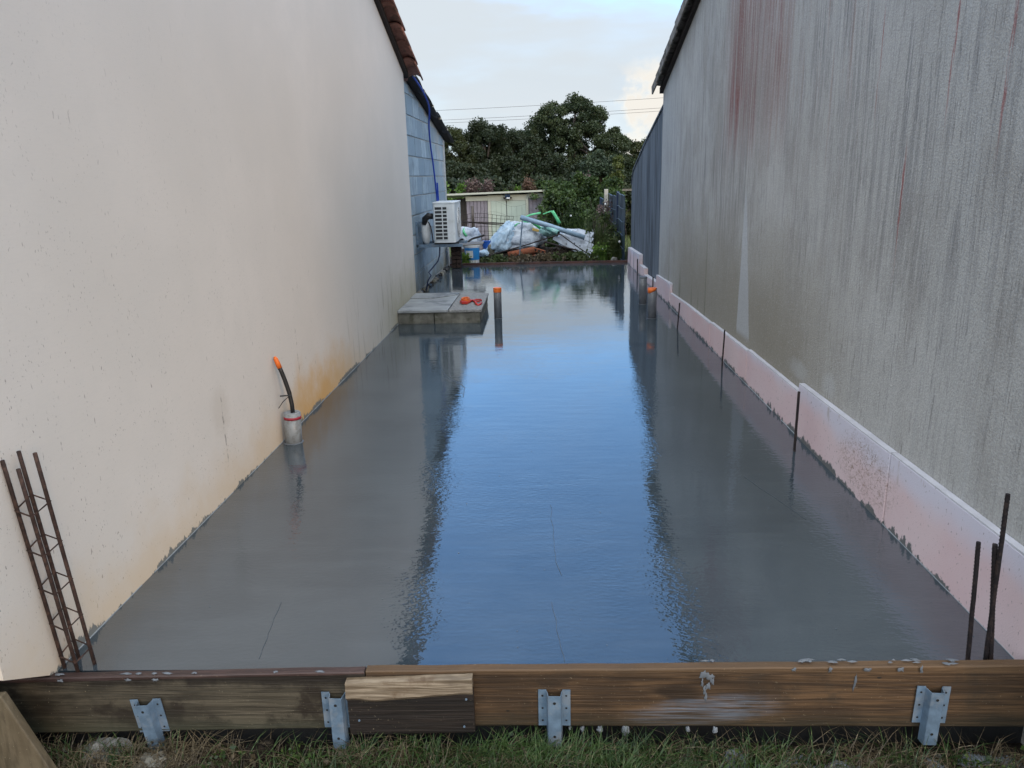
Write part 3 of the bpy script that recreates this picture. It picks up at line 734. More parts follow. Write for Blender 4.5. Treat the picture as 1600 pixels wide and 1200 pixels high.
# cement splashes on the plank tops and faces
def splash(parent, x, y, z, sx, sz, seed, face=True):
    n = 14; mb = MB(); c = (x, y, z); v = [c]; v[0] = (x, y-.004, z) if face else (x, y, z+.005)
    for i in range(n):
        a = 2*math.pi*i/n; k = 1+1.1*nz(math.cos(a)*2.2+seed, math.sin(a)*2.2)+.5*nz(i*1.7, seed)
        dx, dz = math.cos(a)*sx*k, math.sin(a)*sz*k
        v.append((x+dx, y, z+dz) if face else (x+dx, y+dz, z))
    mb.add(v, [(0, i+1, (i+1) % n+1) for i in range(n)])
    return mb.build('cement_splash', M_SLURRY, parent, smooth=True)
for k in range(17):
    x = random.choice((.48, .75, .80, .87, .94, 1.0, 1.05, 1.1, 1.22))+random.uniform(-.035, .035); ft = .0405+.0082*(x+.574)/1.2
    splash(pr, x, 2.0+.03*random.random(), ft+.0004*k/26, random.uniform(.004, .018), random.uniform(.002, .007), k*1.7, False)
for x, w_, h_ in ((.74, .008, .006), (.85, .006, .01), (.96, .012, .006), (1.06, .010, .007), (1.12, .005, .012)):
    splash(pr, x, 1.9965, .030+.006*x, w_, h_, x*70)
for x, z, a, b in ((.470, .020, .015, .012), (.488, .012, .012, .010), (.497, -.004, .006, .014), (.486, -.022, .006, .012), (.476, -.040, .005, .016), (.480, -.066, .004, .014), (.466, -.012, .004, .015), (.93, .0, .0035, .022), (.925, -.03, .002, .012)):
    splash(pr, x, 1.9945 if x < .6 else 1.9985, z, a, b, x*91+z*300)
for k, x in enumerate((-1.70, -1.56, -1.34, -1.30, -1.25, -1.21, -1.12, -.86, -.72)):
    splash(pl, x, 1.990+.006*nz(k), .0078+.022*(x+1.8)/1.22, random.uniform(.006, .02), .005, k*2.3+60, False)
    if k in (1, 2, 4): splash(pl, x+.01, 1.9745, -.003+.02*(x+1.8)/1.22, .010, .005, k+80)
# knots as raised discs
for x, z, r in ((1.0, .005, .014), (-.135, -.115, .012), (.62, -.12, .007)):
    yk = 1.9898+.00825*(x+.574)
    mb = MB(); mb.add([(x, yk-.0025, z)]+[(x+r*1.5*math.cos(a*.524)*(1+.2*nz(a, x*9)), yk-.0004, z+r*.8*math.sin(a*.524)*(1+.2*nz(a, x*5))) for a in range(12)], [(0, a+1, (a+1) % 12+1) for a in range(12)]); mb.build('knot', M_WOOD_BLACK if x < 0 else M_WOOD_DARK, pr, smooth=True)

# galvanised stakes holding the planks
def bracket(label, x, yf, zt, tilt=0, lean=0):
    t = thing('formwork_bracket', label, 'bracket', (x, yf-.015, zt-.3), 'galvanised brackets holding the front planks')
    def R(px, py, pz):
        dz = pz; return (x+px*math.cos(tilt)+dz*math.sin(tilt), yf-py-lean*dz, zt+dz*math.cos(tilt)-px*math.sin(tilt))
    def plate(name, pts2, z0, z1):
        # pts2: polyline in (px,py) with thickness
        mb = MB()
        for (a, b) in zip(pts2, pts2[1:]):
            dx, dy = b[0]-a[0], b[1]-a[1]; L = math.hypot(dx, dy); nx, ny = -dy/L*.0012, dx/L*.0012
            q = [(a[0]-nx, a[1]-ny), (b[0]-nx, b[1]-ny), (b[0]+nx, b[1]+ny), (a[0]+nx, a[1]+ny)]
            v = [R(px, py, z0) for px, py in q]+[R(px, py, z1) for px, py in q]
            mb.add(v, [(0, 1, 2, 3), (7, 6, 5, 4), (0, 4, 5, 1), (1, 5, 6, 2), (2, 6, 7, 3), (3, 7, 4, 0)])
        return mb.build(name, M_GALV, t)
    plate('flange', [(-.050, .002), (-.0245, .002)], -.130, 0)
    plate('flange', [(.0245, .002), (.050, .002)], -.130, 0)
    plate('channel', [(-.0235, .003), (-.019, .028), (.019, .028), (.0235, .003)], -.19, -.004)
    for px, py, pz in ((-.037, .0045, -.02), (-.037, .0045, -.065), (-.037, .0045, -.11), (.037, .0045, -.02), (.037, .0045, -.065), (.037, .0045, -.11), (0, .0305, -.028), (0, .0305, -.15)):
        q = R(px, py, pz); mb = MB(); r = .0035 if px else .0048
        v = [(q[0]+r*math.cos(a*math.pi/4), q[1], q[2]+r*math.sin(a*math.pi/4)) for a in range(8)]
        mb.add(v, [tuple(range(8))]); mb.build('hole', M_HOLE, t)
bracket('tilted galvanised bracket on the old plank, nearest the rebar cage', -1.285, 1.976, -.066, -.06, .08)
bracket('galvanised bracket touching the left end of the short black offcut', -.668, 1.982, -.040, 0, .0)
bracket('galvanised bracket at the middle of the front, just right of the offcut', .012, 1.990, -.034, 0, .0)
bracket('galvanised bracket at the front right below the starter bars', 1.165, 1.999, -.022, .02, .0)

# white drips hanging below the brown plank
for k, (x, s) in enumerate(((.10, .010), (.155, .013), (.235, .017), (.43, .009), (.515, .012), (.06, .006))):
    o = blob((x, 2.0, -.180-s*.6), (s*.7, .008, s*1.0), k*2.3, .5, 12, 10, -2).build('concrete_drip', M_DRIP, None, smooth=True)
    tag(o, 'small white drip of set mix hanging under the brown front plank', 'drip', 'white drips under the front plank')

# rebar cage at the front left
cg = thing('rebar_cage', 'rusty rebar cage of four bars standing in the front left corner', 'rebar cage', (-1.535, 2.045, 0))
B0 = Vector((-1.536, 2.050, 0)); B1 = Vector((-1.542, 1.985, .76))
offs = {'l': (-.040, -.010), 'r': (.048, .010), 'f': (.018, -.032), 'b': (-.020, .036)}
def cagept(k, t):
    p = B0.lerp(B1, t); return Vector((p.x+offs[k][0], p.y+offs[k][1], p.z))
hts = {'l': .98, 'r': 1.0, 'f': .955, 'b': .995}
for k in 'lrfb':
    MB().tube([cagept(k, -.05)]+[cagept(k, hts[k]*i/6)+Vector((.001*nz(i, 3), .001*nz(i, 5), 0)) for i in range(1, 7)], .006, 8).build('bar', M_RUST, cg, smooth=True)
for h in (.09, .255, .43, .61, .79):
    q = [cagept('l', h-.025), cagept('f', h-.035), cagept('r', h), cagept('b', h+.01), cagept('l', h-.025)]
    c = sum(q[:4], Vector())/4; q = [p+(p-c).normalized()*.006 for p in q]
    MB().tube([*q, q[0].lerp(q[1], .25)], .0028, 6).build('stirrup', M_RUST, cg)

# single starter bars
GR = 'starter bars standing in the slab along the right side'
def rebar(label, a, b, r=.0055, m=M_RUSTD):
    a, b = Vector(a), Vector(b); mb = MB(); n = 12
    mb.tube([a.lerp(b, i/n)+Vector((.0012*nz(i*.7, r*99), .0012*nz(i*.8, 7), 0)) for i in range(n+1)], r, 8)
    for i in range(int((b-a).length/.012)):
        p = a.lerp(b, (i+.5)*.012/(b-a).length); d = (b-a).normalized()*.002
        mb.tube([p-d, p+d], r*1.13, 6)
    return tag(mb.build('starter_bar', m), label, 'rebar', GR)
rebar('shorter starter bar at the front right corner, left of the double bar', (1.299, 2.068, -.03), (1.272, 2.065, .425), .0065)
rebar('tallest starter bar at the front right corner', (1.352, 2.070, -.03), (1.332, 2.062, .58), .0065)
rebar('thick shorter starter bar tied beside the tallest one at the front right', (1.370, 2.068, -.03), (1.330, 2.08, .41), .0075)
rebar('starter bar before the seam of the second and third foam boards', (1.367, 3.956, -.03), (1.367, 3.956, .343), .007)
rebar('thin starter bar before the fourth foam board, below the pale paint run', (1.405, 5.867, -.03), (1.412, 5.867, .30), .006)
rebar('starter bar leaning beside the low speckled foam board', (1.315, 7.415, -.03), (1.328, 7.40, .265), .006)
rebar('small starter bar beside the orange-topped pipe by the dark annex', (1.44, 10.05, -.03), (1.44, 10.05, .18), .008)
rebar('farthest starter bar before the white foam board near the slab end', (1.427, 11.635, -.03), (1.425, 11.635, .25), .008)

# ------------------------------------------------------------------ pipes through the slab
def pipe(label, x, y, h, r, m, top='tape', dx=0):
    t = thing('upright_pipe', label, 'pipe', (x, y, 0), 'grey drain pipes standing out of the slab')
    MB().tube([(x, y, -.04), (x+dx*.6, y, h*.6), (x+dx, y, h)], r, 28, caps=False).build('tube', m, t, smooth=True, solid=.005)
    if top == 'orange':
        MB().tube([(x+dx, y, h-.045), (x+dx, y, h+.004)], r+.0045, 28).build('cap', M_ORANGE, t, bevel=.002)
    elif top == 'half':
        mb = MB(); n = 20; v = []
        for i in range(n+1):
            a = math.pi*.82+math.pi*.95*i/n; lo = h-.02-.055*max(0, math.sin(math.pi*(1-i/n)*1.0))*(1-i/n)
            v += [(x+(r+.004)*math.cos(a), y+(r+.004)*math.sin(a), lo), (x+(r+.004)*math.cos(a), y+(r+.004)*math.sin(a), h+.003)]
        mb.add(v, [(2*i, 2*i+2, 2*i+3, 2*i+1) for i in range(n)]); mb.build('tape', M_ORANGE, t, smooth=True, solid=.001)
        MB().tube([(x, y, h-.004), (x, y, h+.002)], r+.002, 28).build('cap', M_ORANGE, t)
    elif top == 'dark':
        MB().tube([(x, y, h-.02), (x, y, h+.002)], r+.003, 28).build('cap', M_PVC, t, bevel=.003)
    n = 24; mb = MB(); mb.lathe((x, y, 0), [(r+.001, .005), (r+.004, .002), (r+.009, .0008)], 24); mb.build('cement_collar', M_SLURRY, t, smooth=True)
    return t
pipe('grey pipe with a bright orange cap standing mid slab beside the manhole', -.522, 8.19, .335, .0405, M_PVC, 'orange')
pipe('dark grey capped pipe, farther of the pair by the right wall', 1.166, 8.955, .325, .045, M_PVC, 'dark')
pipe('grey pipe with torn orange tape, nearer of the pair by the right wall', 1.147, 8.03, .325, .0455, M_PVC, 'half')
cp = thing('conduit_stub', 'short light grey pipe with a maroon band by the left wall', 'pipe', (-1.52, 4.2, 0))
MB().tube([(-1.522, 4.19, -.04), (-1.512, 4.19, .185)], .047, 32, caps=False).build('tube', M_PVCL, cp, smooth=True, solid=.005)
MB().tube([(-1.5125, 4.19, .150), (-1.512, 4.19, .166)], .0505, 32, caps=False).build('band', M_MAROON, cp, smooth=True, solid=.002)
MB().lathe((-1.512, 4.19, .168), [(.046, 0), (.046, .018), (.042, .022), (.0, .018)], 28).build('lid', M_PVCL, cp)
MB().lathe((-1.522, 4.19, 0), [(.049, .006), (.052, .003), (.060, .0008)], 28).build('cement_collar', M_SLURRY, cp, smooth=True)
cc = thing('cable_conduit', 'bent black conduit with an orange taped end rising from the light grey pipe', 'conduit', (-1.512, 4.19, .17))
pts = [(-1.506, 4.19, .16), (-1.508, 4.19, .24), (-1.516, 4.19, .31), (-1.530, 4.185, .38), (-1.545, 4.18, .44), (-1.553, 4.175, .47)]
MB().tube(pts, .0125, 14).build('sleeve', M_BLACK, cc, smooth=True)
MB().tube([(-1.5515, 4.1752, .465), (-1.559, 4.17, .495), (-1.566, 4.165, .522), (-1.570, 4.163, .534)], [.0148, .0145, .0125, .006], 14).build('end_tape', M_ORANGE, cc, smooth=True)
MB().tube([(-1.498, 4.175, .295), (-1.53, 4.165, .298), (-1.562, 4.16, .297)], .0045, 6).build('cable_tie', M_BLACK, cc)
MB().tube([(-1.515, 4.17, .29), (-1.545, 4.155, .265), (-1.575, 4.15, .225)], .0025, 6).build('cable_tie', M_BLACK, cc)

# ------------------------------------------------------------------ manhole chamber
mh = thing('manhole_chamber', 'low mossy concrete manhole chamber against the cream house wall', 'manhole', (-1.13, 8.52, 0))
def rough_box(name, m, x0, x1, y0, y1, z0, z1, amp, parent, seed=0, nx=24):
    mb = MB(); ny = max(4, int(nx*(y1-y0)/(x1-x0))) if x1-x0 > .05 else nx
    for ax, (a0, a1, b0, b1), fixed in ((1, (x0, x1, z0, z1), y0), (1, (x0, x1, z0, z1), y1), (0, (y0, y1, z0, z1), x0), (0, (y0, y1, z0, z1), x1), (2, (x0, x1, y0, y1), z1)):
        def fn(u, v, ax=ax, a0=a0, a1=a1, b0=b0, b1=b1, fixed=fixed):
            p = [a0+(a1-a0)*u, b0+(b1-b0)*v]; p.insert(ax, fixed); q = Vector(p)
            return q+Vector((nz(q.x*14+seed, q.y*14, q.z*14), nz(q.y*14+seed, q.z*14, q.x*14+5), .5*nz(q.z*14+seed, q.x*14, q.y*14)))*amp
        mb.grid(fn, nx, 8 if ax != 2 else nx)
    return mb.build(name, m, parent)
rough_box('front_block', M_CONC, -1.588, -1.20, 7.93, 8.03, -.03, .118, .006, mh)
rough_box('front_block', M_CONC, -1.192, -.70, 7.93, 8.03, -.03, .116, .006, mh, 4)
rough_box('side_block', M_CONC, -.80, -.70, 8.035, 9.08, -.03, .116, .006, mh, 7)
rough_box('back_block', M_CONC, -1.588, -.805, 8.98, 9.08, -.03, .114, .005, mh, 9, 12)
mb = MB(); mb.prism([(-1.586, 7.90), (-1.045, 7.905), (-1.045, 8.45), (-1.0449, 9.12), (-1.586, 9.12)], 2, .123, .150); mb.build('cover_slab', M_LID, mh, bevel=.004)
MB().prism([(-1.586, 8.72), (-1.30, 8.72), (-1.05, 8.95), (-1.05, 9.11), (-1.586, 9.11)], 2, .1505, .160).build('worn_patch', M_LID, mh, bevel=.003)
mb = MB(); mb.prism([(-1.035, 7.905), (-.680, 7.92), (-.690, 9.12), (-1.035, 9.12)], 2, .119, .146); mb.build('cover_slab', M_LIDR, mh, bevel=.005)
t = thing('orange_strap', 'coiled red and orange ratchet strap lying on the manhole cover', 'strap', (-.86, 8.42, .147))
mb = MB()
for k in range(3):
    mb.tube([(-.90+(.052-.006*k)*math.cos(a*.4), 8.40+(.075)*math.sin(a*.4), .160+.016*k) for a in range(16)], .011, 6)
mb.build('coil', M_ORANGE, t, smooth=True)
MB().tube([(-.86+.15*q/10*1.0, 8.33+.16*math.sin(q*.6), .157+.006*math.sin(q*1.3)) for q in range(11)], .013, 6).build('tail', M_RED, t, smooth=True)
MB().tube([(-.77+.045*math.cos(a*.5), 8.45+.07*math.sin(a*.5), .160) for a in range(12)], .010, 6).build('tail', M_RED, t, smooth=True)
MB().obox((-.91, 8.30, .165), (.07, .09, .03), (0, .1, .4)).build('buckle', M_RED, t, bevel=.005)

# ------------------------------------------------------------------ heat pump on its bracket
ac = thing('heat_pump', 'white outdoor heat pump unit with grille on a bracket on the block wall', 'heat pump', (-1.31, 10.35, .69))
x0, x1, y0, y1, z0, z1 = -1.455, -1.165, 10.0, 10.74, .69, 1.19
def rrect(x0, x1, y0, y1, r, n=5):
    p = []
    for cx, cy, a0 in ((x0+r, y0+r, math.pi), (x1-r, y0+r, 1.5*math.pi), (x1-r, y1-r, 0), (x0+r, y1-r, .5*math.pi)):
        for i in range(n+1): a = a0+.5*math.pi*i/n; p.append((cx+r*math.cos(a), cy+r*math.sin(a)))
    return p
MB().prism(rrect(x0, x1, y0, y1, .03), 2, z0, z1).build('casing', M_WHITE, ac, bevel=.003)
MB().prism(rrect(x0-.006, x1+.006, y0-.006, y1+.006, .034), 2, z1+.0005, z1+.022).build('lid', M_WHITE, ac, bevel=.004)
fr = MB().box(x0+.018, x0+.196, y0-.007, y0-.001, z0+.035, z1-.018).build('grille_frame', M_WHITE, ac, bevel=.002)
h = (z1-z0-.07)/9
for i in range(9):
    for (a, b) in ((x0+.03, x0+.118), (x0+.132, x0+.184)):
        MB().box(a, b, y0-.0095, y0-.0065, z0+.045+i*h, z0+.045+i*h+h*.68).build('slot', M_GRILLE, fr)
mb = MB()
for k in range(6): mb.tube([(x1+.006, 10.42+r_*math.cos(a*.2618), .93+r_*math.sin(a*.2618)) for a in range(25) for r_ in (.04+.034*k,)], .0035, 4)
for a in range(12): mb.tube([(x1+.008, 10.42+.04*math.cos(a*.5236), .93+.04*math.sin(a*.5236)), (x1+.008, 10.42+.212*math.cos(a*.5236), .93+.212*math.sin(a*.5236))], .003, 4)
mb.build('fan_grille', M_WHITEP, ac)
mb = MB(); mb.add([(x1+.0015, 10.42+.205*math.cos(a*.2618), .93+.205*math.sin(a*.2618)) for a in range(24)], [tuple(range(24))]); mb.build('fan_opening', M_GRILLE, ac)
for y in (10.08, 10.66): MB().box(x0-.01, x1+.03, y, y+.045, .668, .689).build('foot', M_BLACK, ac)
MB().tube([(x0+.005, 10.06, 1.03), (-1.52, 10.05, 1.04), (-1.57, 10.05, 1.0), (-1.585, 10.07, .93)], [.035, .045, .042, .03], 10).build('insulated_hose', M_BLACK, ac, smooth=True)
MB().tube([(-1.52, 10.03, .96), (-1.49, 10.0, .9), (-1.475, 10.0, .8), (-1.47, 10.02, .69)], .008, 6).build('cable', M_RUSTD, ac)
br = thing('wall_bracket', 'grey steel wall bracket carrying the heat pump on the block wall', 'bracket', (XB+.02, 10.35, .60))
for y in (10.09, 10.67):
    MB().box(XB+.004, -1.085, y-.02, y+.02, .628, .666).build('arm', M_GALV, br, bevel=.002)
    MB().box(XB+.003, XB+.035, y-.02, y+.02, .60, .97).build('upright', M_GALV, br, bevel=.002)
MB().box(XB+.036, XB+.06, 10.115, 10.645, .93, .96).build('cross_rail', M_GALV, br)
wc = blob((-1.575, 10.12, .80), (.065, .07, .17), 3.3, .12, 20, 14, -1.).build('pipe_cover', M_WHITEP, None, smooth=True)
wc.location.z = .667; tag(wc, 'white plastic wrapped pipe bundle between the heat pump and the block wall', 'pipe cover')
dc = MB().tube([(-1.40, 10.12, .63), (-1.405, 10.1, .52), (-1.43, 10.08, .44), (-1.50, 10.06, .36), (-1.555, 10.04, .30), (-1.52, 10.0, .26), (-1.56, 9.98, .20), (-1.60, 10.0, .05)], .009, 7).build('drain_cable', simple('navy_cable', (.01, .02, .06), .5), None, smooth=True)
tag(dc, 'dark blue cable dangling from under the heat pump', 'cable')
pts = [(-1.66, 9.6, 2.84), (-1.59, 9.98, 2.72), (-1.57, 10.6, 2.60), (-1.58, 11.05, 2.46), (-1.64, 11.35, 2.25), (-1.675, 11.65, 2.0), (-1.68, 11.85, 1.75), (-1.68, 12.0, 1.45), (-1.68, 12.1, 1.20), (-1.67, 12.0, 1.0), (-1.62, 11.6, .80)]
def smooth_pts(p, n=4):
    p = [Vector(q) for q in p]; o = []
    for i in range(len(p)-1):
        a, b, c, d = p[max(i-1, 0)], p[i], p[i+1], p[min(i+2, len(p)-1)]
        for k in range(n):
            t = k/n; o.append(.5*((2*b)+(c-a)*t+(2*a-5*b+4*c-d)*t*t+(3*b-a-3*c+d)*t**3))
    return o+[p[-1]]
tag(MB().tube(smooth_pts(pts), .012, 8).build('blue_hose', M_BLUECABLE, None, smooth=True), 'bright blue hose hanging down the block wall from the black roof edge', 'hose')
tag(MB().tube([(-1.685, 12.25, 1.45), (-1.685, 12.28, 1.25), (-1.68, 12.3, 1.05)], .013, 6).build('blue_hose', M_BLUECABLE), 'short end of blue hose behind the heat pump on the block wall', 'hose')

# ------------------------------------------------------------------ far formwork and what lies behind it
fwk = MB().add([(x, y, z) for z in (-.2, .038) for (x, y) in ((-1.70, 13.465), (1.52, 13.405), (1.52, 13.445), (-1.70, 13.505))], [(0, 1, 2, 3), (7, 6, 5, 4), (0, 4, 5, 1), (1, 5, 6, 2), (2, 6, 7, 3), (3, 7, 4, 0)]).build('far_formwork', wood('red_brown_board', (.045, .018, .014), (.10, .04, .03), stain=.5), None, bevel=.003)
tag(fwk, 'red-brown formwork board closing the far end of the slab', 'plank')
# soil mound
def mound(u, v):
    x = -1.65+3.1*u; y = 13.52+2.6*v
    h = math.sin(math.pi*min(1, max(0, u*1.05)))**.7*math.sin(math.pi*min(1, v*.9+.08))**.8
    return (x, y, -.06+(.13+.12*v)*h+.06*nz(x*3, y*3)+.04*nz(x*9, y*9, 1)+.02*nz(x*25, y*25, 2))
tag(MB().grid(mound, 90, 60).build('soil_mound', M_SOIL), kind='structure')

def fbag(c, sx, sy, sz, seed, lean=0., ex=.7, sag=.2):
    c = Vector(c)
    def fn(th, ph, off=0):
        cs, sn = math.cos(th), math.sin(th)
        d = Vector((sn*math.cos(ph), sn*math.sin(ph), cs))
        def sg(v, e): return math.copysign(abs(v)**e, v)
        q = Vector((sg(d.x, ex)*sx, sg(d.y, ex)*sy, sg(d.z, ex)*sz))
        f1 = 1+.20*mn.noise(d*1.6+Vector((seed, 0, 0)))+.12*mn.noise(d*4+Vector((seed, 3, 0)))
        wr = abs(mn.noise(Vector((ph*3.0+seed, cs*2.2+math.sin(ph)*1.2, seed))))*.10+abs(mn.noise(Vector((ph*8+seed, cs*7, 2))))*.05
        q = q*(f1-wr)
        k = 1-sag*(q.z/sz)
        q = Vector((q.x*k+lean*(q.z), q.y*k, q.z))
        return c+q+(q.normalized()*off)
    return fn
def sack(name, m, fn, parent, nu=72, nv=40):
    v = [fn(math.pi*j/nv, 2*math.pi*i/nu) for j in range(nv+1) for i in range(nu)]
    f = [(j*nu+i, (j+1)*nu+i, (j+1)*nu+(i+1) % nu, j*nu+(i+1) % nu) for j in range(nv) for i in range(nu)]
    return MB().add(v, f).build(name, m, parent, smooth=True)
def fabric(name, a, b, sc=4):
    def fn(g):
        p = g.objr()
        col = g.mix(g.mr(g.noise(p, sc, 5, .6, .8), .35, .65), a, b)
        col = g.mix(g.mul(g.mr(g.noise(g.vscale(p, (1, 1, .4)), 9, 5, .7), .56, .7), .4), col, tuple(q*.55 for q in a))
        hgt = g.add(g.noise(p, 9, 5, .65, 1.5), g.mul(g.noise(p, 28, 3, .6, 1.), .3))
        return dict(c=col, n=g.bump(hgt, 1., .03), r=.55)
    return mat(name, fn, spec=.4)
F_WHITE = fabric('woven_white_bag', (.30, .35, .42), (.50, .56, .62))
F_WBLUE = fabric('bluish_film', (.24, .36, .48), (.42, .54, .64))
F_TEAL = fabric('teal_film', (.13, .36, .34), (.30, .52, .50), 6)
M_GSTRAP = simple('green_strap', (.03, .35, .12), .6, .2, 20)
M_GSTRAPL = simple('light_green_strap', (.12, .50, .24), .6, .2, 20)
def strip(path, wd, m, name, parent, side=(1, 0, 0)):
    mb = MB(); s_ = Vector(side).normalized()*wd/2; v = []
    for p in path: p = Vector(p); v += [p-s_, p+s_]
    mb.add(v, [(2*i, 2*i+1, 2*i+3, 2*i+2) for i in range(len(path)-1)]); return mb.build(name, m, parent, smooth=True, solid=.004)

bm_ = thing('rubble_bag', 'big white woven rubble bag with a green strap slumped on the soil mound', 'bulk bag', (-.55, 14.95, .1), 'bulk bags')
fn = fbag((-.50, 15.0, .38), .50, .42, .30, 2.0, lean=.35, sag=.30)
sack('bag_body', F_WHITE, fn, bm_)
path = [fn(.45+1.75*i/18, -math.pi/2-.25-.45*(i/18), .012) for i in range(19)]
strip(path, .055, M_GSTRAP, 'strap', bm_, (1, .2, .3))
path = [fn(.30+.12*math.sin(i), -math.pi/2+.2*i, .02) for i in range(8)]
strip(path, .05, M_GSTRAP, 'strap', bm_, (0, 1, .4))
strip([(-.42, 14.75, .68), (-.36, 14.7, .76), (-.26, 14.7, .80), (-.15, 14.72, .82), (-.06, 14.75, .83)], .035, M_GSTRAPL, 'lifting_loop', bm_, (0, .3, 1))
strip([(.30, 14.85, .62), (.26, 14.85, .70), (.20, 14.85, .80), (.16, 14.85, .86)], .06, M_GSTRAPL, 'lifting_loop', bm_, (1, 0, .4))
strip([(.16, 14.86, .86), (.05, 14.9, .82), (-.02, 14.9, .80)], .02, M_GSTRAPL, 'lifting_loop', bm_, (0, .3, 1))
strip([(-.30, 14.70, .72), (-.20, 14.62, .64), (-.08, 14.60, .56), (-.02, 14.6, .50)], .05, M_GSTRAP, 'strap', bm_, (.6, 0, 1))
b2_ = thing('plastic_film', 'crumpled pale blue plastic film spilling left of the big rubble bag', 'plastic film', (-.85, 14.75, .05))
sack('film', F_WBLUE, fbag((-.80, 14.82, .36), .24, .30, .33, 9.0, lean=.45, sag=.35, ex=.9), b2_)
b3 = thing('teal_sheet', 'crumpled teal plastic sheet wrapped round a pipe end on the pile', 'plastic sheet', (.12, 14.7, .35))
sack('sheet', F_TEAL, fbag((.10, 14.62, .50), .19, .16, .11, 5.0, lean=-.4, sag=.1, ex=1), b3, 48, 30)
MB().tube([(.02, 14.5, .60), (.14, 14.42, .53), (.27, 14.33, .475)], .042, 14, caps=False).build('pipe_end', F_TEAL, b3, smooth=True, solid=.006)
mb = MB(); mb.tube([(.262, 14.335, .478), (.275, 14.325, .473)], .034, 14); mb.build('opening', M_HOLE, b3)
b4 = thing('rubble_bag', 'smaller white bag with a pale green strap behind the heat pump', 'bulk bag', (-1.55, 15.2, .1), 'bulk bags')
fn = fbag((-1.55, 15.3, .34), .26, .25, .22, 12.0, lean=.2, sag=.1); sack('bag_body', F_WHITE, fn, b4, 48, 30)
strip([fn(.5+.9*i/9, -math.pi/2-.5+.5*(i/9), .012) for i in range(10)], .05, M_GSTRAPL, 'strap', b4, (1, 0, 1))
b5 = thing('rubble_bag', 'collapsed white bag with dark folds at the right end of the pile', 'bulk bag', (.6, 15.0, .1), 'bulk bags')
sack('bag_body', F_WHITE, fbag((.60, 15.0, .30), .34, .28, .19, 21.0, lean=-.1, sag=.1), b5, 60, 34)

tag(MB().tube([(-.44, 14.55, .765), (.1, 14.45, .60), (.76, 14.35, .375)], .043, 18, caps=False).build('drain_pipe', simple('blue_grey_pvc', (.20, .29, .38), .4, .12), None, smooth=True, solid=.006), 'long blue-grey drain pipe lying across the bags', 'pipe')
# white battened boards
wb = thing('white_sheeting', 'leaning white sheeting boards with dark gaps and holes right of the pile', 'boards', (.6, 14.5, .05))
mats = simple('weathered_white_board', (.36, .41, .48), .6, .2, 6, .3, .003, 40, .4, dirt=(.16, .17, .18), dirtamt=.5, dsc=9)
tl, tr, brr, bl = Vector((.20, 14.62, .44)), Vector((.92, 14.75, .50)), Vector((.90, 14.35, .16)), Vector((.20, 14.45, .33))
q0 = [(.18, .385, .90, -.005), (.30, .41, .90, .10), (.42, .44, .91, .20), (.52, .47, .915, .31), (.62, .49, .925, .41)]
for k, (xa, za, xb, zb) in enumerate(q0):
    a = Vector((xa, 14.48+.03*k, za)); b = Vector((xb, 14.28+.05*k, zb)); d = b-a
    wv = Vector((.05, .05, .085)) ; n = d.cross(wv).normalized()*.006
    c = [a-wv*.45, b-wv*.45, b+wv*.45, a+wv*.45]
    MB().add([p-n for p in c]+[p+n for p in c], [(0, 1, 2, 3), (7, 6, 5, 4), (0, 4, 5, 1), (1, 5, 6, 2), (2, 6, 7, 3), (3, 7, 4, 0)]).build('board', mats, wb)
rr_ = MB()
for k in range(8):
    t_ = random.random(); k2 = random.randrange(2); xa, za, xb, zb = q0[k2]
    rr_.obox((xa+(xb-xa)*(.3+.6*t_), 14.45+.03*k2-.2*(.3+.6*t_)-.02, za+(zb-za)*(.3+.6*t_)+.005), (.018, .02, .018), (0, .5, .3))
rr_.build('hole', M_HOLE, wb)
strip([(.92, 14.55, .51), (.935, 14.53, .42), (.93, 14.48, .30), (.905, 14.4, .16)], .03, mats, 'edge_strip', wb, (.1, 1, 0))
for lab, a, b, r_ in (('thin black bar rising left to right across the big bag', (-1.02, 14.2, .10), (.31, 14.25, .46), .012),
                     ('thin black bar sloping down over the white boards', (.29, 14.24, .465), (.95, 14.1, .0), .010),
                     ('second dark bar under the white boards', (.0, 14.2, .33), (.62, 14.15, .16), .016)):
    tag(MB().tube([a, ((a[0]+b[0])/2, (a[1]+b[1])/2, (a[2]+b[2])/2-.01), b], r_, 8).build('steel_bar', M_RUSTD), lab, 'bar')
tag(MB().tube([(-.475, 14.15, -.03), (-.44, 14.15, .35), (-.40, 14.15, .72)], .012, 8).build('metal_stake', M_GALV), 'thin grey metal stake standing in front of the big rubble bag', 'stake')
tag(MB().obox((-.16, 14.6, .52), (.13, .06, .05), (0, .3, 0)).build('foam_scrap', simple('yellow_foam', (.62, .42, .13), .9), bevel=.008), 'yellow foam scrap tucked behind the big rubble bag', 'foam')
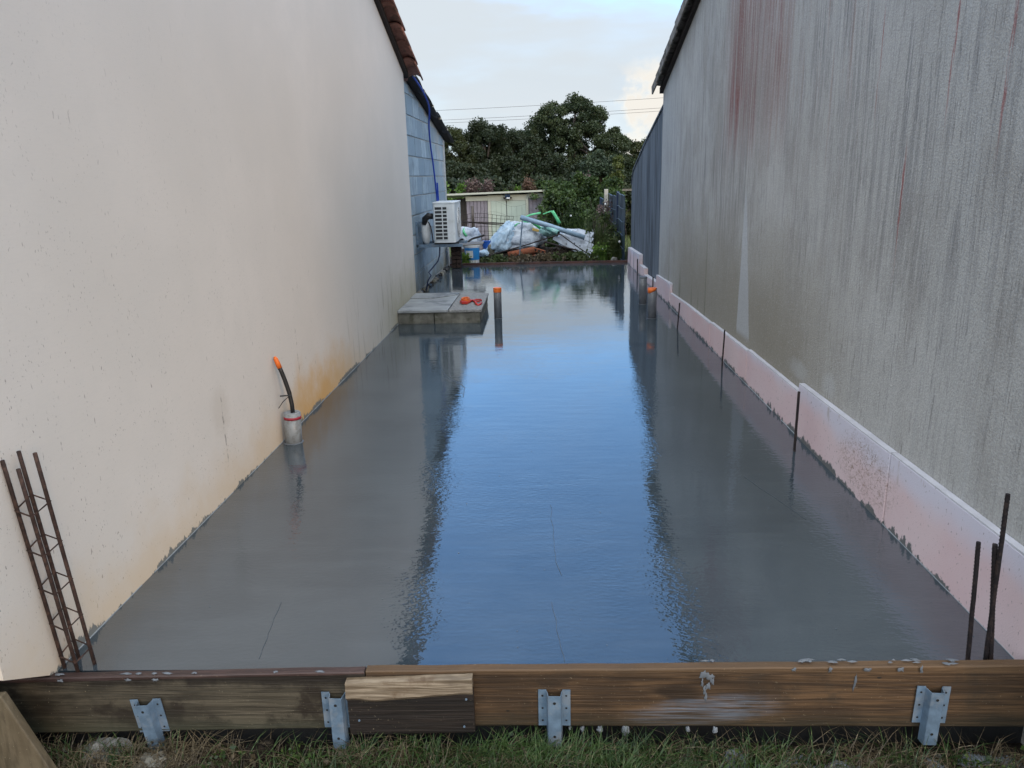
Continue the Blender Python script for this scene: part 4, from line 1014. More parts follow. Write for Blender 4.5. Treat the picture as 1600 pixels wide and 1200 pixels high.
# terracotta pipes and bricks
M_TERRA = simple('terracotta', (.25, .085, .045), .85, .3, 14, .6, .004, 60, .2, dirt=(.10, .06, .04), dirtamt=.5)
tag(MB().tube([(-.68, 14.22, .09), (-.19, 14.30, .17)], .066, 18, caps=True).build('terracotta_pipe', M_TERRA, smooth=True), 'terracotta pipe lying in front of the big rubble bag', 'pipe')
for k, (x, y, z, r_, lab) in enumerate(((-.10, 14.34, .15, .3, 'red hollow brick right of the terracotta pipe, uppermost'), (-.22, 14.22, .05, -.1, 'red hollow brick below the end of the terracotta pipe'), (-.52, 14.18, .01, .15, 'red hollow brick half buried under the terracotta pipe'))):
    t = thing('hollow_brick', lab, 'brick', (x, y, z-.03), 'hollow red bricks on the soil mound')
    MB().obox((x, y, z), (.24, .12, .065), (0, r_, .1*k)).build('brick_body', M_TERRA, t, bevel=.004)
    mb = MB()
    for q in (-.075, 0, .075): mb.obox((x+q*math.cos(r_), y-.0615, z-q*math.sin(r_)), (.045, .003, .04), (0, r_, .1*k))
    mb.build('cell', M_HOLE, t)
# bucket, tub, small bag, hose
bk = thing('paint_bucket', 'white bucket with a blue label band behind the slab end', 'bucket', (-1.32, 13.80, .0))
MB().lathe((-1.32, 13.80, .0), [(0, 0), (.118, 0), (.122, .01), (.136, .31), (.142, .312), (.142, .33), (.134, .33), (.118, .03), (0, .03)], 32).build('pail', M_WHITEP, bk, smooth=False)
MB().lathe((-1.32, 13.80, .0), [(.1275, .07), (.1385, .288)], 32).build('label_band', simple('blue_label', (.02, .19, .48), .5, .1), bk, smooth=True)
mb = MB(); mb.grid(lambda u, v: (-1.32+(.1335+.0065*v)*math.sin(-.9+1.1*u), 13.80-(.1335+.0065*v)*math.cos(-.9+1.1*u), .11+.13*v), 10, 3); mb.build('label_panel', M_WHITEP, bk)
MB().tube([(-1.32+.142*math.cos(a*.314), 13.77-.05*math.sin(a*.314), .31-.08*math.sin(a*.314)) for a in range(11)], .003, 5).build('handle', M_GALV, bk)
tb = thing('blue_tub', 'small blue tub behind the white bucket', 'tub', (-1.12, 14.75, .18))
MB().lathe((-1.12, 14.75, .18), [(0, 0), (.07, 0), (.085, .13), (.092, .13), (.092, .145), (.08, .145), (.066, .02), (0, .02)], 24).build('tub', M_BLUE, tb)
MB().tube([(-1.12+.09*math.cos(a*.314), 14.67, .32+.05*math.sin(a*.314)) for a in range(11)], .004, 5).build('handle', M_BLACK, tb)
o = sack('small_sack', F_WBLUE, fbag((-1.15, 14.35, .13), .10, .09, .06, 31., ex=.8), None, 30, 18); tag(o, 'small pale blue plastic sack beside the white bucket', 'sack')
o = blob((-1.02, 14.6, .12), (.09, .08, .14), 8.1, .4, 18, 12).build('cut_stump', M_CONC); tag(o, 'dark mossy stump of broken concrete left of the rubble bag', 'rubble')
tag(MB().tube(smooth_pts([(-1.47, 13.9, .28), (-1.42, 13.95, .36), (-1.33, 14.0, .425), (-1.2, 14.0, .46), (-1.1, 14.0, .49)]), .020, 8).build('black_hose', M_BLACK, smooth=True), 'curved black hose arching over the white bucket', 'hose')
sh = thing('board_shelf', 'weathered boards resting on a dark crumbling stack at the slab end behind the heat pump', 'stack', (-1.4, 13.2, 0))
for k in range(3): MB().obox((-1.36, 12.95+.13*k, .405+.004*k), (.62, .12, .022), (0, -.05, .02*k)).build('board', M_WOOD_GREY, sh, bevel=.003)
for k in range(5):
    for s_ in range(2):
        MB().obox((-1.575+.09*s_+.015*nz(k, s_), 13.12, .04+.073*k), (.085, .17, .065), (.05*nz(k, 1), .08*nz(k+3, s_*2), .3*nz(k*2, s_))).build('brick', simple('blackened_brick', (.035, .022, .018), .9, .4) if k == 0 and s_ == 0 else bpy.data.materials['blackened_brick'], sh, bevel=.006)

# wire mesh, posts
mp = thing('wire_mesh', 'buckled rusty welded wire mesh standing in front of the shed', 'mesh panel', (-1.3, 17, -.3))
mw = MB()
def mpt(u, v):
    x = -1.95+1.25*u+.03*math.sin(v*4+u*3); y = 17+.25*math.sin(u*2.5); z = -.35+1.0*v+.05*u+.05*math.sin(u*5)*v+.03*math.sin(v*7+u*2); return Vector((x, y, z))
for i in range(15): mw.tube([mpt(i/14, j/12)+Vector((.01*nz(i, j), 0, 0)) for j in range(13)], .0055, 4)
for j in range(13): mw.tube([mpt(i/14, j/12) for i in range(15)], .0055, 4)
mw.build('wires', M_RUSTD, mp)
for a, b in (((-2.0, 16.6, .62), (-.85, 16.6, .50)), ((-1.75, 16.55, .60), (-.80, 16.5, .54))): MB().tube([a, b], .011, 6).build('loose_rod', M_RUSTD, mp)
m2 = thing('tall_mesh', 'thin upright wire mesh leaning before the shed doors', 'mesh panel', (-.9, 18, -.5)); mw = MB()
for i in range(9): mw.tube([(-1.35+.12*i, 18-.1*j/6, -.5+.235*j+.06*math.sin(i*.6+1)*j/6) for j in range(7)], .0028, 4)
for j in range(7): mw.tube([(-1.35+.12*i, 18-.1*j/6, -.5+.235*j+.06*math.sin(i*.6+1)*j/6+.02*math.sin(i)) for i in range(9)], .0028, 4)
mw.build('wires', simple('grey_wire', (.10, .12, .11), .6), m2)
for x, y, zt, r_, lab in ((-1.58, 17, .91, .045, 'round brown wooden post left of the shed doors'), (-.03, 17.4, .87, .05, 'ivy-draped wooden post at the right end of the shed')):
    mb = MB(); mb.tube([(x+.02*nz(i, x), y, -.9+(zt+.9)*i/6) for i in range(7)], [r_*(1-.04*i) for i in range(7)], 10); tag(mb.build('wooden_post', M_WOOD_POST, smooth=True), lab, 'post', 'wooden posts before the shed')

# ------------------------------------------------------------------ shed
sd_ = thing('garden_shed', 'low shed with lilac-grey boards, pale double doors and a thin white roof edge', 'shed', (-1.0, 20.8, -.9))
M_LILAC = simple('lilac_boards', (.255, .235, .275), .8, .14, 5, .4, .003, 40, .3, dirt=(.14, .135, .15), dirtamt=.5)
M_DOOR = simple('pale_green_doors', (.40, .47, .41), .6, .07, 3, .2, .002, 30, .4, dirt=(.38, .44, .38), dirtamt=.4)
M_TRIM = simple('cream_trim', (.45, .47, .41), .7, .1, 5, .3, .002, 30, .3, dirt=(.36, .38, .3), dirtamt=.4)
MB().box(-2.0, .15, 20.06, 22.2, -.95, 1.02).build('wall', M_LILAC, sd_)
def planks(x0, x1, z1a, n):
    wv = (x1-x0)/n
    for i in range(n): MB().box(x0+i*wv+.007, x0+(i+1)*wv-.007, 20.03, 20.058, -.93, z1a+random.uniform(-.004, .004)).build('wall_board', M_LILAC, sd_)
planks(-2.02, -1.46, .93, 6); planks(-.385, .13, .98, 5)
MB().box(-2.03, -1.46, 20.0, 20.028, .935, 1.05).build('frieze', M_TRIM, sd_)
MB().box(-1.458, -.40, 20.0, 20.028, .955, 1.07).build('frieze', M_TRIM, sd_)
MB().box(-.398, .15, 20.0, 20.028, .985, 1.09).build('frieze', M_TRIM, sd_)
MB().box(-1.455, -1.375, 19.99, 20.028, -.93, .953).build('door_frame', M_TRIM, sd_); MB().box(-.465, -.40, 19.99, 20.028, -.93, .953).build('door_frame', M_TRIM, sd_)
MB().box(-1.373, -.467, 19.99, 20.028, .925, .953).build('door_frame', M_TRIM, sd_)
d1 = MB().box(-1.370, -.978, 20.0, 20.03, -.9, .92).build('door', M_DOOR, sd_, bevel=.003); d2 = MB().box(-.958, -.470, 20.0, 20.03, -.9, .92).build('door', M_DOOR, sd_, bevel=.003)
for xx, dd in ((-1.0, d1), (-.93, d2)): MB().box(xx-.012, xx+.012, 19.985, 19.999, .25, .33).build('latch', M_RUSTD, dd)
MB().box(.152, .19, 19.98, 20.03, -.95, 1.12).build('corner_post', M_TRIM, sd_)
MB().box(-2.30, -2.035, 20.3, 20.34, -.95, 1.0).build('opening_shade', M_WOOD_POST, sd_)  # dark sheet standing in for the shade of an opening
MB().box(-2.5, -2.3, 20.5, 22.0, -.95, .4).build('side_wall', M_LILAC, sd_)
mb = MB(); mb.add([(x, y, z+t) for t in (0, .045) for (x, y, z) in ((-2.75, 19.82, 1.085), (.28, 19.82, 1.135), (.28, 22.5, 1.02), (-2.75, 22.5, .97))], [(3, 2, 1, 0), (4, 5, 6, 7), (0, 1, 5, 4), (1, 2, 6, 5), (2, 3, 7, 6), (3, 0, 4, 7)]); mb.build('roof', M_TRIM, sd_)
lt = thing('wall_lamp', 'dark blue floodlight above the shed doors', 'lamp', (-.93, 19.95, 1.0))
MB().obox((-.93, 19.93, 1.045), (.13, .07, .085), (.4, 0, 0)).build('housing', simple('navy_metal', (.03, .06, .12), .5), lt, bevel=.008)
MB().obox((-.93, 19.90, .995), (.22, .08, .022), (.2, 0, .05)).build('arm', M_RUSTD, lt, bevel=.004)
MB().obox((-.915, 19.86, .99), (.085, .01, .03), (-.3, 0, 0)).build('lens', M_WHITE, lt, bevel=.004)

# ------------------------------------------------------------------ fence on the right
fc = thing('panel_fence', 'dark blue mesh panel fence with posts running back behind the annex', 'fence', (1.5, 16, -.5))
M_NAVY = simple('navy_fence_panel', (.012, .026, .05), .6, .3, 6, .4, .006, 20, .4, dirt=(.03, .06, .04), dirtamt=.5)
M_WIRE = simple('blue_wire', (.08, .12, .17), .5)
def fpanel(x0, y0, x1, y1, zt0, zt1, zb):
    MB().grid(lambda u, v: (x0+(x1-x0)*u+.02*nz(u*6, v*5, y0), y0+(y1-y0)*u, zb+(zt0+(zt1-zt0)*u-zb)*v), 24, 16).build('privacy_panel', M_NAVY, fc, solid=.006)
    for k in range(6):
        v = 1-k/5.2*.95
        MB().tube([(x0+(x1-x0)*u-.025, y0+(y1-y0)*u, zb+(zt0+(zt1-zt0)*u-zb)*v+.012*math.sin(u*9+k)) for u in (0, .25, .5, .75, 1)], .006, 5).build('wire', M_WIRE, fc)
fpanel(1.42, 13.5, 1.41, 14.62, 1.14, 1.18, -.1)
fpanel(1.40, 14.68, 1.385, 16.45, 1.10, 1.12, -.3)
fpanel(1.37, 16.6, 1.345, 18.2, .98, .99, -.6)
fpanel(1.34, 18.3, 1.25, 20.5, .55, .60, -.9)
MB().box(1.375, 1.425, 14.62, 14.67, -.2, 1.20).build('post', simple('navy_post', (.015, .03, .07), .5), fc, bevel=.004)
MB().box(1.29, 1.37, 16.48, 16.58, -.5, 1.21).build('post', M_PALE_POST, fc, bevel=.006)
MB().box(1.32, 1.36, 18.22, 18.27, -.6, 1.0).build('post', bpy.data.materials['navy_post'], fc)

# ------------------------------------------------------------------ vegetation
def leaves(name, centres, radii, n_each, size, m, parent, seed, shell=.55, squash=.8, elong=1.5):
    r = np.random.default_rng(seed); cs = np.array(centres); rs = np.array(radii)
    if rs.ndim == 1: rs = np.stack([rs, rs, rs*squash], 1)
    k = len(cs); idx = np.repeat(np.arange(k), n_each)
    d = r.normal(size=(len(idx), 3)); d /= np.linalg.norm(d, axis=1)[:, None]
    rad_ = (shell+(1-shell)*r.random(len(idx)))**1. * (1+.25*r.normal(size=len(idx)).clip(-1.5, 1.5)*.5)
    P = cs[idx]+d*rs[idx]*rad_[:, None]
    a = r.normal(size=P.shape); a /= np.linalg.norm(a, axis=1)[:, None]
    b = np.cross(a, r.normal(size=P.shape)); b /= np.linalg.norm(b, axis=1)[:, None]
    s = size*(.6+.8*r.random(len(idx)))[:, None]
    V = np.stack([P-a*s*elong/2, P+b*s/2, P+a*s*elong/2, P-b*s/2], 1).reshape(-1, 3)
    F = np.arange(len(V)).reshape(-1, 4)
    return np_mesh(name, V, F, m, parent, base=tuple(cs.mean(0)))
def tree(name, label, cat, base, crown, n, crad, n_each, leaf, m, seed, group=None, trunk=.3, bm=None, outline=None):
    """crown = (cx, cy, cz, rx, ry, rz); clumps fill it unevenly"""
    r = random.Random(seed); t = thing(name, label, cat, base, group)
    cx, cy, cz, rx, ry, rz = crown; cs = []; rs = []
    tries = 0
    while len(cs) < n and tries < 9000:
        tries += 1
        d = Vector((r.uniform(-1, 1), r.uniform(-1, 1), r.uniform(-1, 1)))
        if d.length > 1: continue
        if d.length < .45 and r.random() < .6: continue
        p = Vector((cx+d.x*rx, cy+d.y*ry, cz+d.z*rz))
        if outline and p.z > outline(p.x): continue
        cs.append(tuple(p)); rs.append(crad*r.uniform(.55, 1.6))
    leaves('crown', cs, rs, n_each, leaf, m, t, seed, shell=.2)
    mb = MB(); b = Vector(base)
    top = Vector((cx, cy, cz+rz*.4))
    mb.tube([b.lerp(top, i/6)+Vector((.15*nz(i, seed), 0, 0)) for i in range(7)], [trunk*(1-.13*i) for i in range(7)], 8)
    for k in range(10):
        c = Vector(cs[k % len(cs)]); s0 = b.lerp(top, r.uniform(.3, .8)); mid = s0.lerp(c, .5)+Vector((0, 0, .2))
        mb.tube([s0, mid, c], [trunk*.35, trunk*.22, trunk*.08], 6)
    mb.build('trunk', bm or M_WOOD_POST, t); return t
def oak_out(x):
    # skyline of the oak, metres at 60 m
    pts = [(-3.4, 3.4), (-2.3, 4.4), (-1.0, 5.5), (.0, 6.6), (.9, 7.2), (2.0, 7.6), (3.2, 7.1), (4.3, 6.6), (5.0, 5.6), (5.8, 4.6), (6.6, 3.6), (7.4, 2.6)]
    if x <= pts[0][0]: return pts[0][1]
    for (a, za), (b, zb) in zip(pts, pts[1:]):
        if x <= b: return za+(zb-za)*(x-a)/(b-a)-.3
    return 2.2
tree('oak_tree', 'large rounded dark oak, tallest tree on the skyline', 'tree', (2.2, 60, -.4), (2.4, 60, 3.3, 5.6, 2.6, 6.0), 430, .45, 640, .090, L_OAK, 11, outline=oak_out, trunk=.4)
tree('hedgerow_tree', 'dark bushy tree directly left of the oak', 'tree', (-2.4, 57, -.5), (-2.2, 57, 2.2, 2.5, 1.6, 3.0), 120, .45, 640, .085, L_DARK, 21, 'trees left of the oak')
tree('hedgerow_tree', 'rounded dark tree in the middle of the left group', 'tree', (-4.2, 55, -.5), (-4.1, 55, 2.4, 1.9, 1.4, 3.1), 110, .43, 640, .085, L_DARK, 22, 'trees left of the oak')
tree('hedgerow_tree', 'olive-tinged tree with feathery top at the left end of the skyline', 'tree', (-6.4, 54, -.5), (-6.3, 54, 2.2, 1.9, 1.3, 2.7), 100, .38, 440, .08, L_OLIVE, 23, 'trees left of the oak')
tree('hedgerow_tree', 'low dark tree filling in below the oak crown on its left', 'tree', (-.6, 54, -.5), (-.6, 54, 1.6, 2.2, 1.4, 2.0), 70, .42, 520, .11, L_DARK, 24, 'trees left of the oak')
tree('hedgerow_tree', 'olive tree low behind the right side of the oak', 'tree', (9.2, 75, -.2), (9.2, 75, 2.2, 2.4, 2.0, 2.4), 60, .5, 380, .13, L_OLIVE, 25)
tree('hedgerow_tree', 'low dark bush at the foot of the leftmost skyline trees', 'tree', (-5.2, 50, -.5), (-5.2, 50, .9, 2.0, 1.2, 1.9), 70, .42, 480, .10, L_DARK, 29)
tree('conifer', 'grey-green pointed conifer in front of the oak on the right', 'tree', (3.4, 45, -.6), (3.35, 45, 1.5, .95, .9, 1.75), 40, .36, 420, .10, L_CONI, 26, outline=lambda x: 3.5-1.7*abs(x-3.35))
tree('young_tree', 'slender yellow-green young tree right of the conifer', 'tree', (4.3, 43, -.6), (4.05, 43, 1.3, .28, .35, 1.35), 20, .2, 200, .07, L_YEL, 27, trunk=.06)
tree('hedgerow_tree', 'dark low bushes closing the gap under the oak on the right', 'tree', (3.2, 50, -.5), (3.4, 50, 1.1, 2.4, 1.3, 1.3), 60, .4, 460, .11, L_DARK, 28)
# shrubs behind the shed and hedge
def shrub(label, x, y, zt, w_, zb, m, seed, n=10, leaf=.06, ne=380, cat='shrub', group='shrubs rising behind the shed roof'):
    t = thing('shrub', label, cat, (x, y, zb), group); r = random.Random(seed); cs = []; rs = []
    for k in range(n):
        u = r.random(); cs.append((x+r.uniform(-w_, w_), y+r.uniform(-.4, .4), zb+(zt-zb)*(.3+.62*u))); rs.append((.16+.1*r.random(), .18, .2+.12*r.random()))
    leaves('foliage', cs, rs, ne, leaf, m, t, seed, shell=.2)
    mb = MB()
    for c in cs[:6]: mb.tube([(x, y, zb), (x*.5+c[0]*.5, y, (zb+c[2])/2), c], [.03, .02, .008], 5)
    mb.build('stem', M_WOOD_POST, t); return t
shrub('bright green shrub between the block wall and the shed roof', -2.85, 24, 1.40, .32, -.9, L_GREEN, 31, 16)
shrub('pinkish seed-headed shrub above the left part of the shed roof', -2.05, 24.2, 1.46, .42, -.9, L_PINK, 32, 16, .045)
shrub('grey-green shrub above the middle of the shed roof', -1.35, 24.4, 1.32, .35, -.9, L_OLIVE, 33, 14)
shrub('fresh green shrub left of the rust-coloured one above the shed roof', -.95, 24, 1.42, .2, -.9, L_GREEN, 34, 10)
shrub('rust-coloured shrub above the right part of the shed roof', -.50, 24.1, 1.50, .42, -.9, L_RED, 35, 20, .035)
shrub('olive shrub at the right end of the shed roof', .05, 24.2, 1.42, .4, -.9, L_HEDGE, 36, 18)
shrub('tall pink-brown flowering weed above the bramble hedge', 1.15, 23, 1.80, .28, -.9, L_PINK, 37, 12, .04, 220, group='tall flowering plants above the hedge')
hd = thing('bramble_hedge', 'dense green bramble hedge between the shed and the blue fence', 'hedge', (.9, 18.6, -.9))
r = random.Random(5); cs = []; rs = []
for k in range(150):
    x = r.uniform(.1, 1.9); y = r.uniform(18.3, 21.5); top = 1.05+.28*nz(x*2.1, y)+(.12 if x > .8 else -.05)+(y-18.3)*.10
    z_ = -.8+(top+.8)*r.random()**.6; cs.append((x+.02*(y-18), y, z_)); rs.append((.20, .2, .2))
leaves('foliage', cs, rs, 420, .052, L_HEDGE, hd, 41, shell=.2)
mb = MB()
for k in range(14): mb.tube([(.2+.12*k, 19.5, -.9), (.25+.12*k+.1*nz(k), 19.3, 0), (.2+.12*k+.2*nz(k, 4), 19, .9)], [.02, .015, .006], 5)
mb.build('stem', M_WOOD_POST, hd)
hd2 = thing('field_hedge', 'light green hedge line beyond the brambles towards the field', 'hedge', (3, 32, -.9)); cs = []; rs = []
for k in range(120):
    x = r.uniform(.4, 6.); y = r.uniform(30, 34); cs.append((x, y, -.8+(1.85+.25*nz(x*1.3, 3))*r.random()**.6)); rs.append((.4, .35, .32))
leaves('foliage', cs, rs, 300, .09, L_OLIVE, hd2, 42, shell=.2)
MB().box(1.8, 3.4, 28, 28.05, .93, 1.0).build('rail', M_WOOD_GREY, tag(thing('field_rail', 'grey timber rail showing above the hedge on the right', 'rail', (2.6, 28, -.9)), None))
hd3 = thing('field_hedge', 'dark hedge line under the left trees behind the shed', 'hedge', (-4, 40, -.8)); cs = []; rs = []
for k in range(130):
    x = r.uniform(-8, 2.5); y = r.uniform(38, 42); cs.append((x, y, -.7+(2.0+.2*nz(x, 9))*r.random()**.6)); rs.append((.5, .4, .4))
leaves('foliage', cs, rs, 260, .13, L_DARK, hd3, 43, shell=.2)
# ivy on the shed corner and post
iv = thing('ivy', 'ivy climbing over the right corner of the shed', 'climbing plant', (-.1, 19.9, -.9)); cs = [(-.22+.45*r.random(), 19.6+.3*r.random(), z_) for z_ in np.linspace(-.6, 1.08, 26)]
leaves('foliage', cs, [(.15, .1, .1)]*26, 70, .05, L_IVY, iv, 44, shell=.1)
iv = thing('ivy', 'ivy wound round the wooden post before the shed', 'climbing plant', (-.03, 17.4, -.9)); cs = [(-.03+.1*r.uniform(-1, 1), 17.36, z_) for z_ in np.linspace(.1, .84, 12)]
leaves('foliage', cs, [(.09, .06, .06)]*12, 60, .04, L_IVY, iv, 45, shell=.1)

def blades(name, pts, hmin, hmax, wd, m, seed, parent=None, lean=.6, base=None, kind='stuff', wind=(0, 0)):
    """curved tapering blades rooted at pts (n,3)"""
    r = np.random.default_rng(seed); n = len(pts); P = np.array(pts); h = r.uniform(hmin, hmax, n)[:, None]
    a = r.uniform(0, 2*np.pi, n); d = np.stack([np.cos(a), np.sin(a), np.zeros(n)], 1)*(lean*r.random(n)[:, None])+np.array([wind[0], wind[1], 0])
    s = np.stack([-np.sin(a+.5), np.cos(a+.5), np.zeros(n)], 1)*wd*r.uniform(.6, 1.4, n)[:, None]/2
    up = np.array([[0, 0, 1.]])
    rows = []
    for t, wdt in ((0, 1.), (.35, .9), (.7, .6)):
        c = P+(up*t*(1-.25*t*lean)+d*t*t)*h; rows += [c-s*wdt, c+s*wdt]
    tip = P+(up*(1-.3*lean)+d)*h; rows += [tip-s*.1, tip+s*.1]
    V = np.stack(rows, 1).reshape(-1, 3); o = np.arange(n)[:, None]*8
    F = np.concatenate([o+np.array([[0, 1, 3, 2]]), o+np.array([[2, 3, 5, 4]]), o+np.array([[4, 5, 7, 6]])], 0)
    ob_ = np_mesh(name, V, F, m, parent, base=base or tuple(P.mean(0)))
    if kind: ob_['kind'] = kind
    return ob_
rg = np.random.default_rng(77)
def scatter(n, x0, x1, y0, y1, dens, zf=ground_z):
    o = []
    while len(o) < n:
        x, y = rg.uniform(x0, x1), rg.uniform(y0, y1)
        if rg.random() < dens(x, y): o.append((x, y, zf(x, y)))
    return o
def dgreen(x, y):
    c = .5+.5*math.tanh((.75-abs(x+.05))*4)
    return max(.04, c*(.6+.8*nz(x*4, y*4)))+(.25 if x > 1.0 or (-1.55 < x < -1.3) else 0)*(nz(x*9, y*9) > .05)
tag(blades('grass', scatter(9500, -1.75, 1.6, 1.55, 1.965, dgreen), .035, .125, .0036, L_GRASS, 1, lean=1.25), 'green grass along the foot of the front planks', 'grass')
def dstraw(x, y): return .4+.6*(nz(x*5, y*5, 4) > .1)+(.5 if x < -.95 else 0)
tag(blades('dry_grass', scatter(7500, -1.75, 1.6, 1.6, 1.965, dstraw), .03, .13, .0026, L_STRAW, 2, lean=1.7), 'dry straw-coloured grass lying among the green', 'dry grass')
cs = [(rg.uniform(-1.3, 1.5), rg.uniform(1.80, 1.95), -.235+rg.uniform(-.01, .03)) for _ in range(60)]
o = leaves('ground_leaves', cs, [(.05, .05, .02)]*60, 14, .013, L_HEDGE, None, 91, shell=.1, elong=1.2); o['kind'] = 'stuff'; tag(o, 'small broad leaves scattered through the grass', 'leaves')
cs = [(rg.uniform(-1.6, 1.5), rg.uniform(1.80, 1.96), -.245+rg.uniform(-.01, .02)) for _ in range(50)]
o = leaves('leaf_litter', cs, [(.06, .05, .015)]*50, 9, .016, L_STRAW, None, 92, shell=.1, elong=1.4); o['kind'] = 'stuff'; tag(o, 'brown dead leaf scraps in the grass', 'dead leaves')
# long bent stalks
def stalks(n, x0, x1, seed, lab, grp):
    r = random.Random(seed); mb = MB()
    for k in range(n):
        x = r.uniform(x0, x1); y = r.uniform(1.84, 1.95); z_ = ground_z(x, y); a = r.uniform(-1.5, 1.5); L = r.uniform(.09, .17)
        q = [(x+L*a*.8*t*t*.7+.012*math.sin(t*6+k), y-.03*t, z_+L*t*(1.1-.55*t)) for t in (0, .2, .4, .6, .8, 1)]
        mb.tube(q, [.0016, .0015, .0013, .0011, .0009, .0004], 4)
    return tag(mb.build('dead_stalks', L_STRAW), lab, 'stalks', grp)
stalks(26, -1.38, -.98, 4, 'clump of bent dead straw stalks below the tilted bracket', 'clumps of dead stalks')
stalks(16, 1.12, 1.55, 5, 'clump of bent dead straw stalks at the front right corner', 'clumps of dead stalks')
stalks(10, .05, .95, 6, 'loose dead stalks in front of the brown plank', 'clumps of dead stalks')
stalks(10, -1.6, -1.4, 8, 'small dry tuft at the front left before the old plank', 'clumps of dead stalks')
# lumps, stones, slurry
for k, (x, y, s, m, lab) in enumerate((
    (-1.44, 1.955, .052, M_CONCL, 'pale rough lump of broken concrete before the old plank at front left'),
    (-1.25, 1.90, .035, M_CONC, 'brown-grey clod below the tilted bracket'), (-.93, 1.95, .045, M_SOIL, 'dark clod of earth in the trench left of the offcut'),
    (-.12, 1.905, .022, simple('tan_stone', (.14, .095, .07), .9), 'tan stone lying in the grass near the middle'), (-.155, 1.895, .015, bpy.data.materials.get('tan_stone') or M_SOIL, 'smaller brown stone left of the tan stone in the grass'),
    (.42, 1.93, .02, M_CONC, 'grey stone in the grass right of the middle bracket'), (.05, 1.895, .018, M_SLURRYL, 'bluish cement crumb in the grass at the bottom edge'),
    (.57, 1.94, .03, M_SLURRYL, 'blue-grey lump of dried slurry beside the grass'), (1.28, 1.93, .035, M_SLURRYL, 'dried slurry lump under the starter bars'))):
    tag(blob((x, y, ground_z(x, y)+s*.25), (s*1.25, s, s*.75), k*5.7, .45, 26, 16, -.6, 2.2).build('rubble_lump', m), lab, 'rubble')
def slurry(x0, x1, y0, y1, seed):
    def fn(u, v):
        x = x0+(x1-x0)*u; y = y0+(y1-y0)*v; e = min(u, 1-u, v, 1-v)*4
        return (x, y, ground_z(x, y)+.022*min(1, e)-.012+.016*nz(x*16, y*16, seed)+.008*nz(x*45, y*45, seed)+.005*nz(x*110, y*110, seed))
    o = MB().grid(fn, 90, 40).build('dried_slurry', M_SLURRYL); o['kind'] = 'stuff'; return o
tag(slurry(.42, .95, 1.70, 1.965, 1), 'spilled blue-grey slurry on the soil right of the grass', 'slurry'); tag(slurry(1.10, 1.62, 1.70, 1.97, 2), 'spilled slurry at the front right corner', 'slurry')
# crumbs on the soil
mb = MB()
for k in range(700):
    x = rg.uniform(-1.7, 1.6); y = rg.uniform(1.7, 1.99); s = rg.uniform(.002, .008); mb.obox((x, y, ground_z(x, y)+s*.3), (s*2, s*1.6, s*1.3), tuple(rg.random(3)*3))
tag(mb.build('soil_crumbs', M_CONC), kind='stuff')
# leaning board at the bottom left corner
o = MB().add([(x, y+t, z) for t in (0, .027) for (x, y, z) in ((-2.10, 1.80, .0), (-1.603, 1.80, .078), (-1.475, 1.80, -.26), (-2.1, 1.80, -.26))], [(0, 1, 2, 3), (7, 6, 5, 4), (0, 4, 5, 1), (1, 5, 6, 2), (2, 6, 7, 3), (3, 7, 4, 0)])
o = o.build('leaning_board', wood('tan_board', (.07, .055, .032), (.12, .095, .06), stain=.4, stains=(.08, .06, .035), grain=(8, 8, 1.5)), bevel=.004)
tag(o, 'tan board leaning at the bottom left corner before the house', 'board')

# weeds behind the slab
def weed(lab, x, y, w_, n, h0, h1, m, seed, wd=.012, grp='clumps of weeds behind the slab', zb=0.):
    t = thing('weed_clump', lab, 'weeds', (x, y, zb), grp)
    r = np.random.default_rng(seed); P = [(x+r.normal()*w_, y+r.normal()*w_*.7, zb) for _ in range(n)]
    blades('blades', P, h0, h1, wd, m, seed, t, .6, kind=None, base=(x, y, zb))
    cs = [(x+r.normal()*w_, y+r.normal()*w_*.6, zb+r.uniform(.2, .85)*h1) for _ in range(int(n/9)+4)]
    leaves('foliage', cs, [(.07, .07, .09)]*len(cs), 26, .035, m, t, seed, shell=.1); return t
weed('tall leafy weeds before the blue fence, left of its dark post', 1.10, 14.6, .13, 240, .5, .95, L_WEED, 51)
weed('tall dry seeded weeds leaning on the fence', 1.28, 15.6, .14, 200, .7, 1.15, L_PINK, 52, .008)
weed('dark weeds at the right end of the far formwork', 1.28, 14.0, .11, 240, .2, .5, L_WEED, 53)
weed('light green plant right of the white boards', 1.05, 13.9, .07, 120, .12, .30, L_GREEN, 54)
weed('low green weeds below the white boards', .55, 13.75, .16, 300, .05, .14, L_WEED, 55)
weed('green tuft at the foot of the bucket', -1.42, 13.75, .07, 200, .06, .17, L_GREEN, 56)
weed('low weeds left of the terracotta pipe', -.85, 13.75, .13, 200, .03, .10, L_WEED, 57)
weed('dry brown weeds on the soil mound before the bag', -.2, 13.8, .28, 320, .03, .11, L_STRAW, 58, .006)
weed('grassy weeds along the hedge foot behind the boards', 1.15, 16.2, .22, 420, .4, .9, L_HEDGE, 59)
weed('tall green stems between hedge and pile', .75, 17.2, .16, 200, .6, 1.15, L_HEDGE, 60)
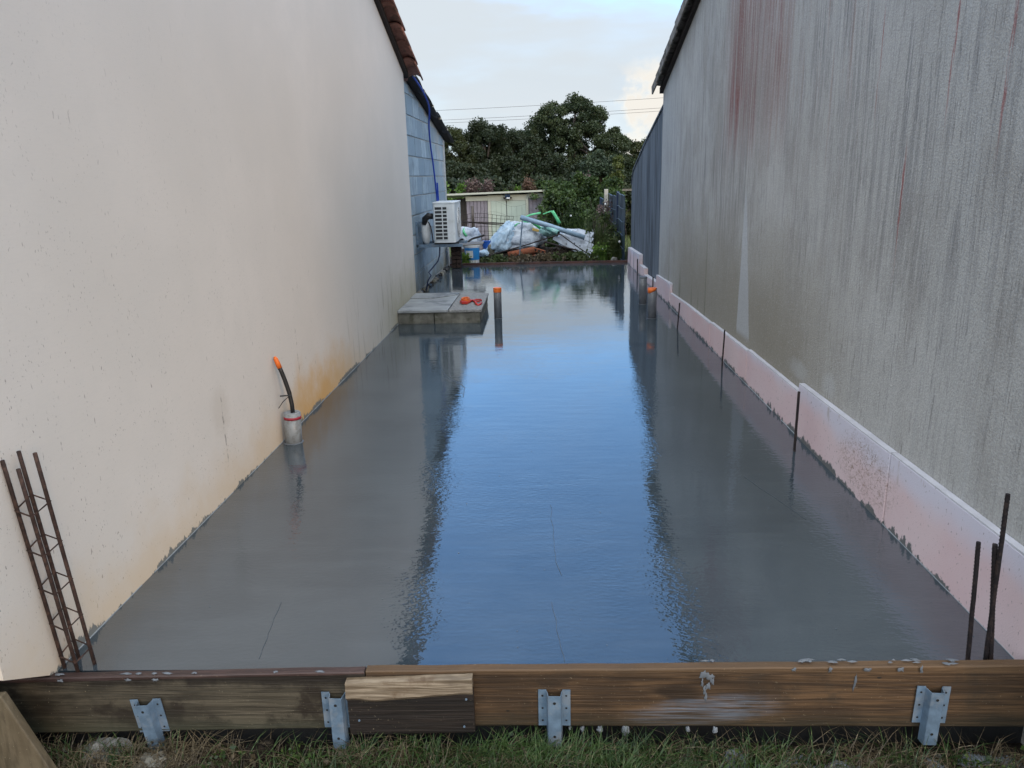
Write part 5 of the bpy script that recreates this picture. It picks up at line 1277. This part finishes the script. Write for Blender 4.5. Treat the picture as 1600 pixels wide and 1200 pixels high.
for k, (x, y, z_) in enumerate(((1.355, 13.85, .33), (.585, 17.0, .65), (1.05, 13.85, .20), (1.2, 15.2, .95))):
    s = thing('white_flower', ['white bloom on a thin stem by the end of the dark annex', 'single white bloom against the bramble hedge', 'tiny white bloom low right of the white boards', 'small white bloom high among the fence weeds'][k], 'flower', (x, y, -.05), 'white flowers among the weeds')
    MB().tube([(x, y, -.05 if y < 15 else -.3), (x+.01, y, z_)], .003, 4).build('stem', L_WEED, s)
    blob((x+.01, y-.01, z_), (.022, .02, .022), k, .4, 10, 8, -2).build('bloom', M_WHITEP, s, smooth=True)
# clods on the mound
mb = MB()
for k in range(900):
    u, v = rg.random(), rg.random()*.5; x, y, z_ = mound(u, v); s = rg.uniform(.008, .03)
    mb.obox((x, y, z_+s*.2), (s*1.8, s*1.4, s), tuple(rg.random(3)*3))
tag(mb.build('earth_clods', M_SOIL), kind='stuff')
tag(blob((1.25, 13.62, .03), (.06, .05, .045), 4.4, .3).build('rubble_lump', M_CONCL), 'pale stone at the right end of the far formwork', 'rubble')

# ------------------------------------------------------------------ overhead wires with their poles
ends = ((-60, 7.15), (60, 7.9))
for k, (dz, lab) in enumerate(((0, 'highest of the three overhead wires crossing before the sky'), (-.72, 'middle overhead wire of the three'), (-.93, 'lowest of the three overhead wires'))):
    pts = []
    for i in range(41):
        t = i/40; x = -55+110*t; pts.append((x, 62+.15*k, 6.86+dz+.0235*x+.0010*x*x*.6))
    tag(MB().tube(pts, .011, 5).build('overhead_wire', M_RUSTD), lab, 'wire', 'overhead wires')
for x, z_ in ((-55, 7.6), (55, 10.2)):
    t = thing('utility_pole', 'wooden utility pole carrying the overhead wires, ' + ('left' if x < 0 else 'right'), 'pole', (x, 62.1, -.4))
    MB().tube([(x, 62.3, -.4), (x, 62.3, z_+.6)], [.14, .09], 10).build('pole', M_WOOD_POST, t)
    MB().box(x-.5, x+.5, 62.15, 62.22, z_-.6, z_-.5).build('crossarm', M_WOOD_GREY, t)
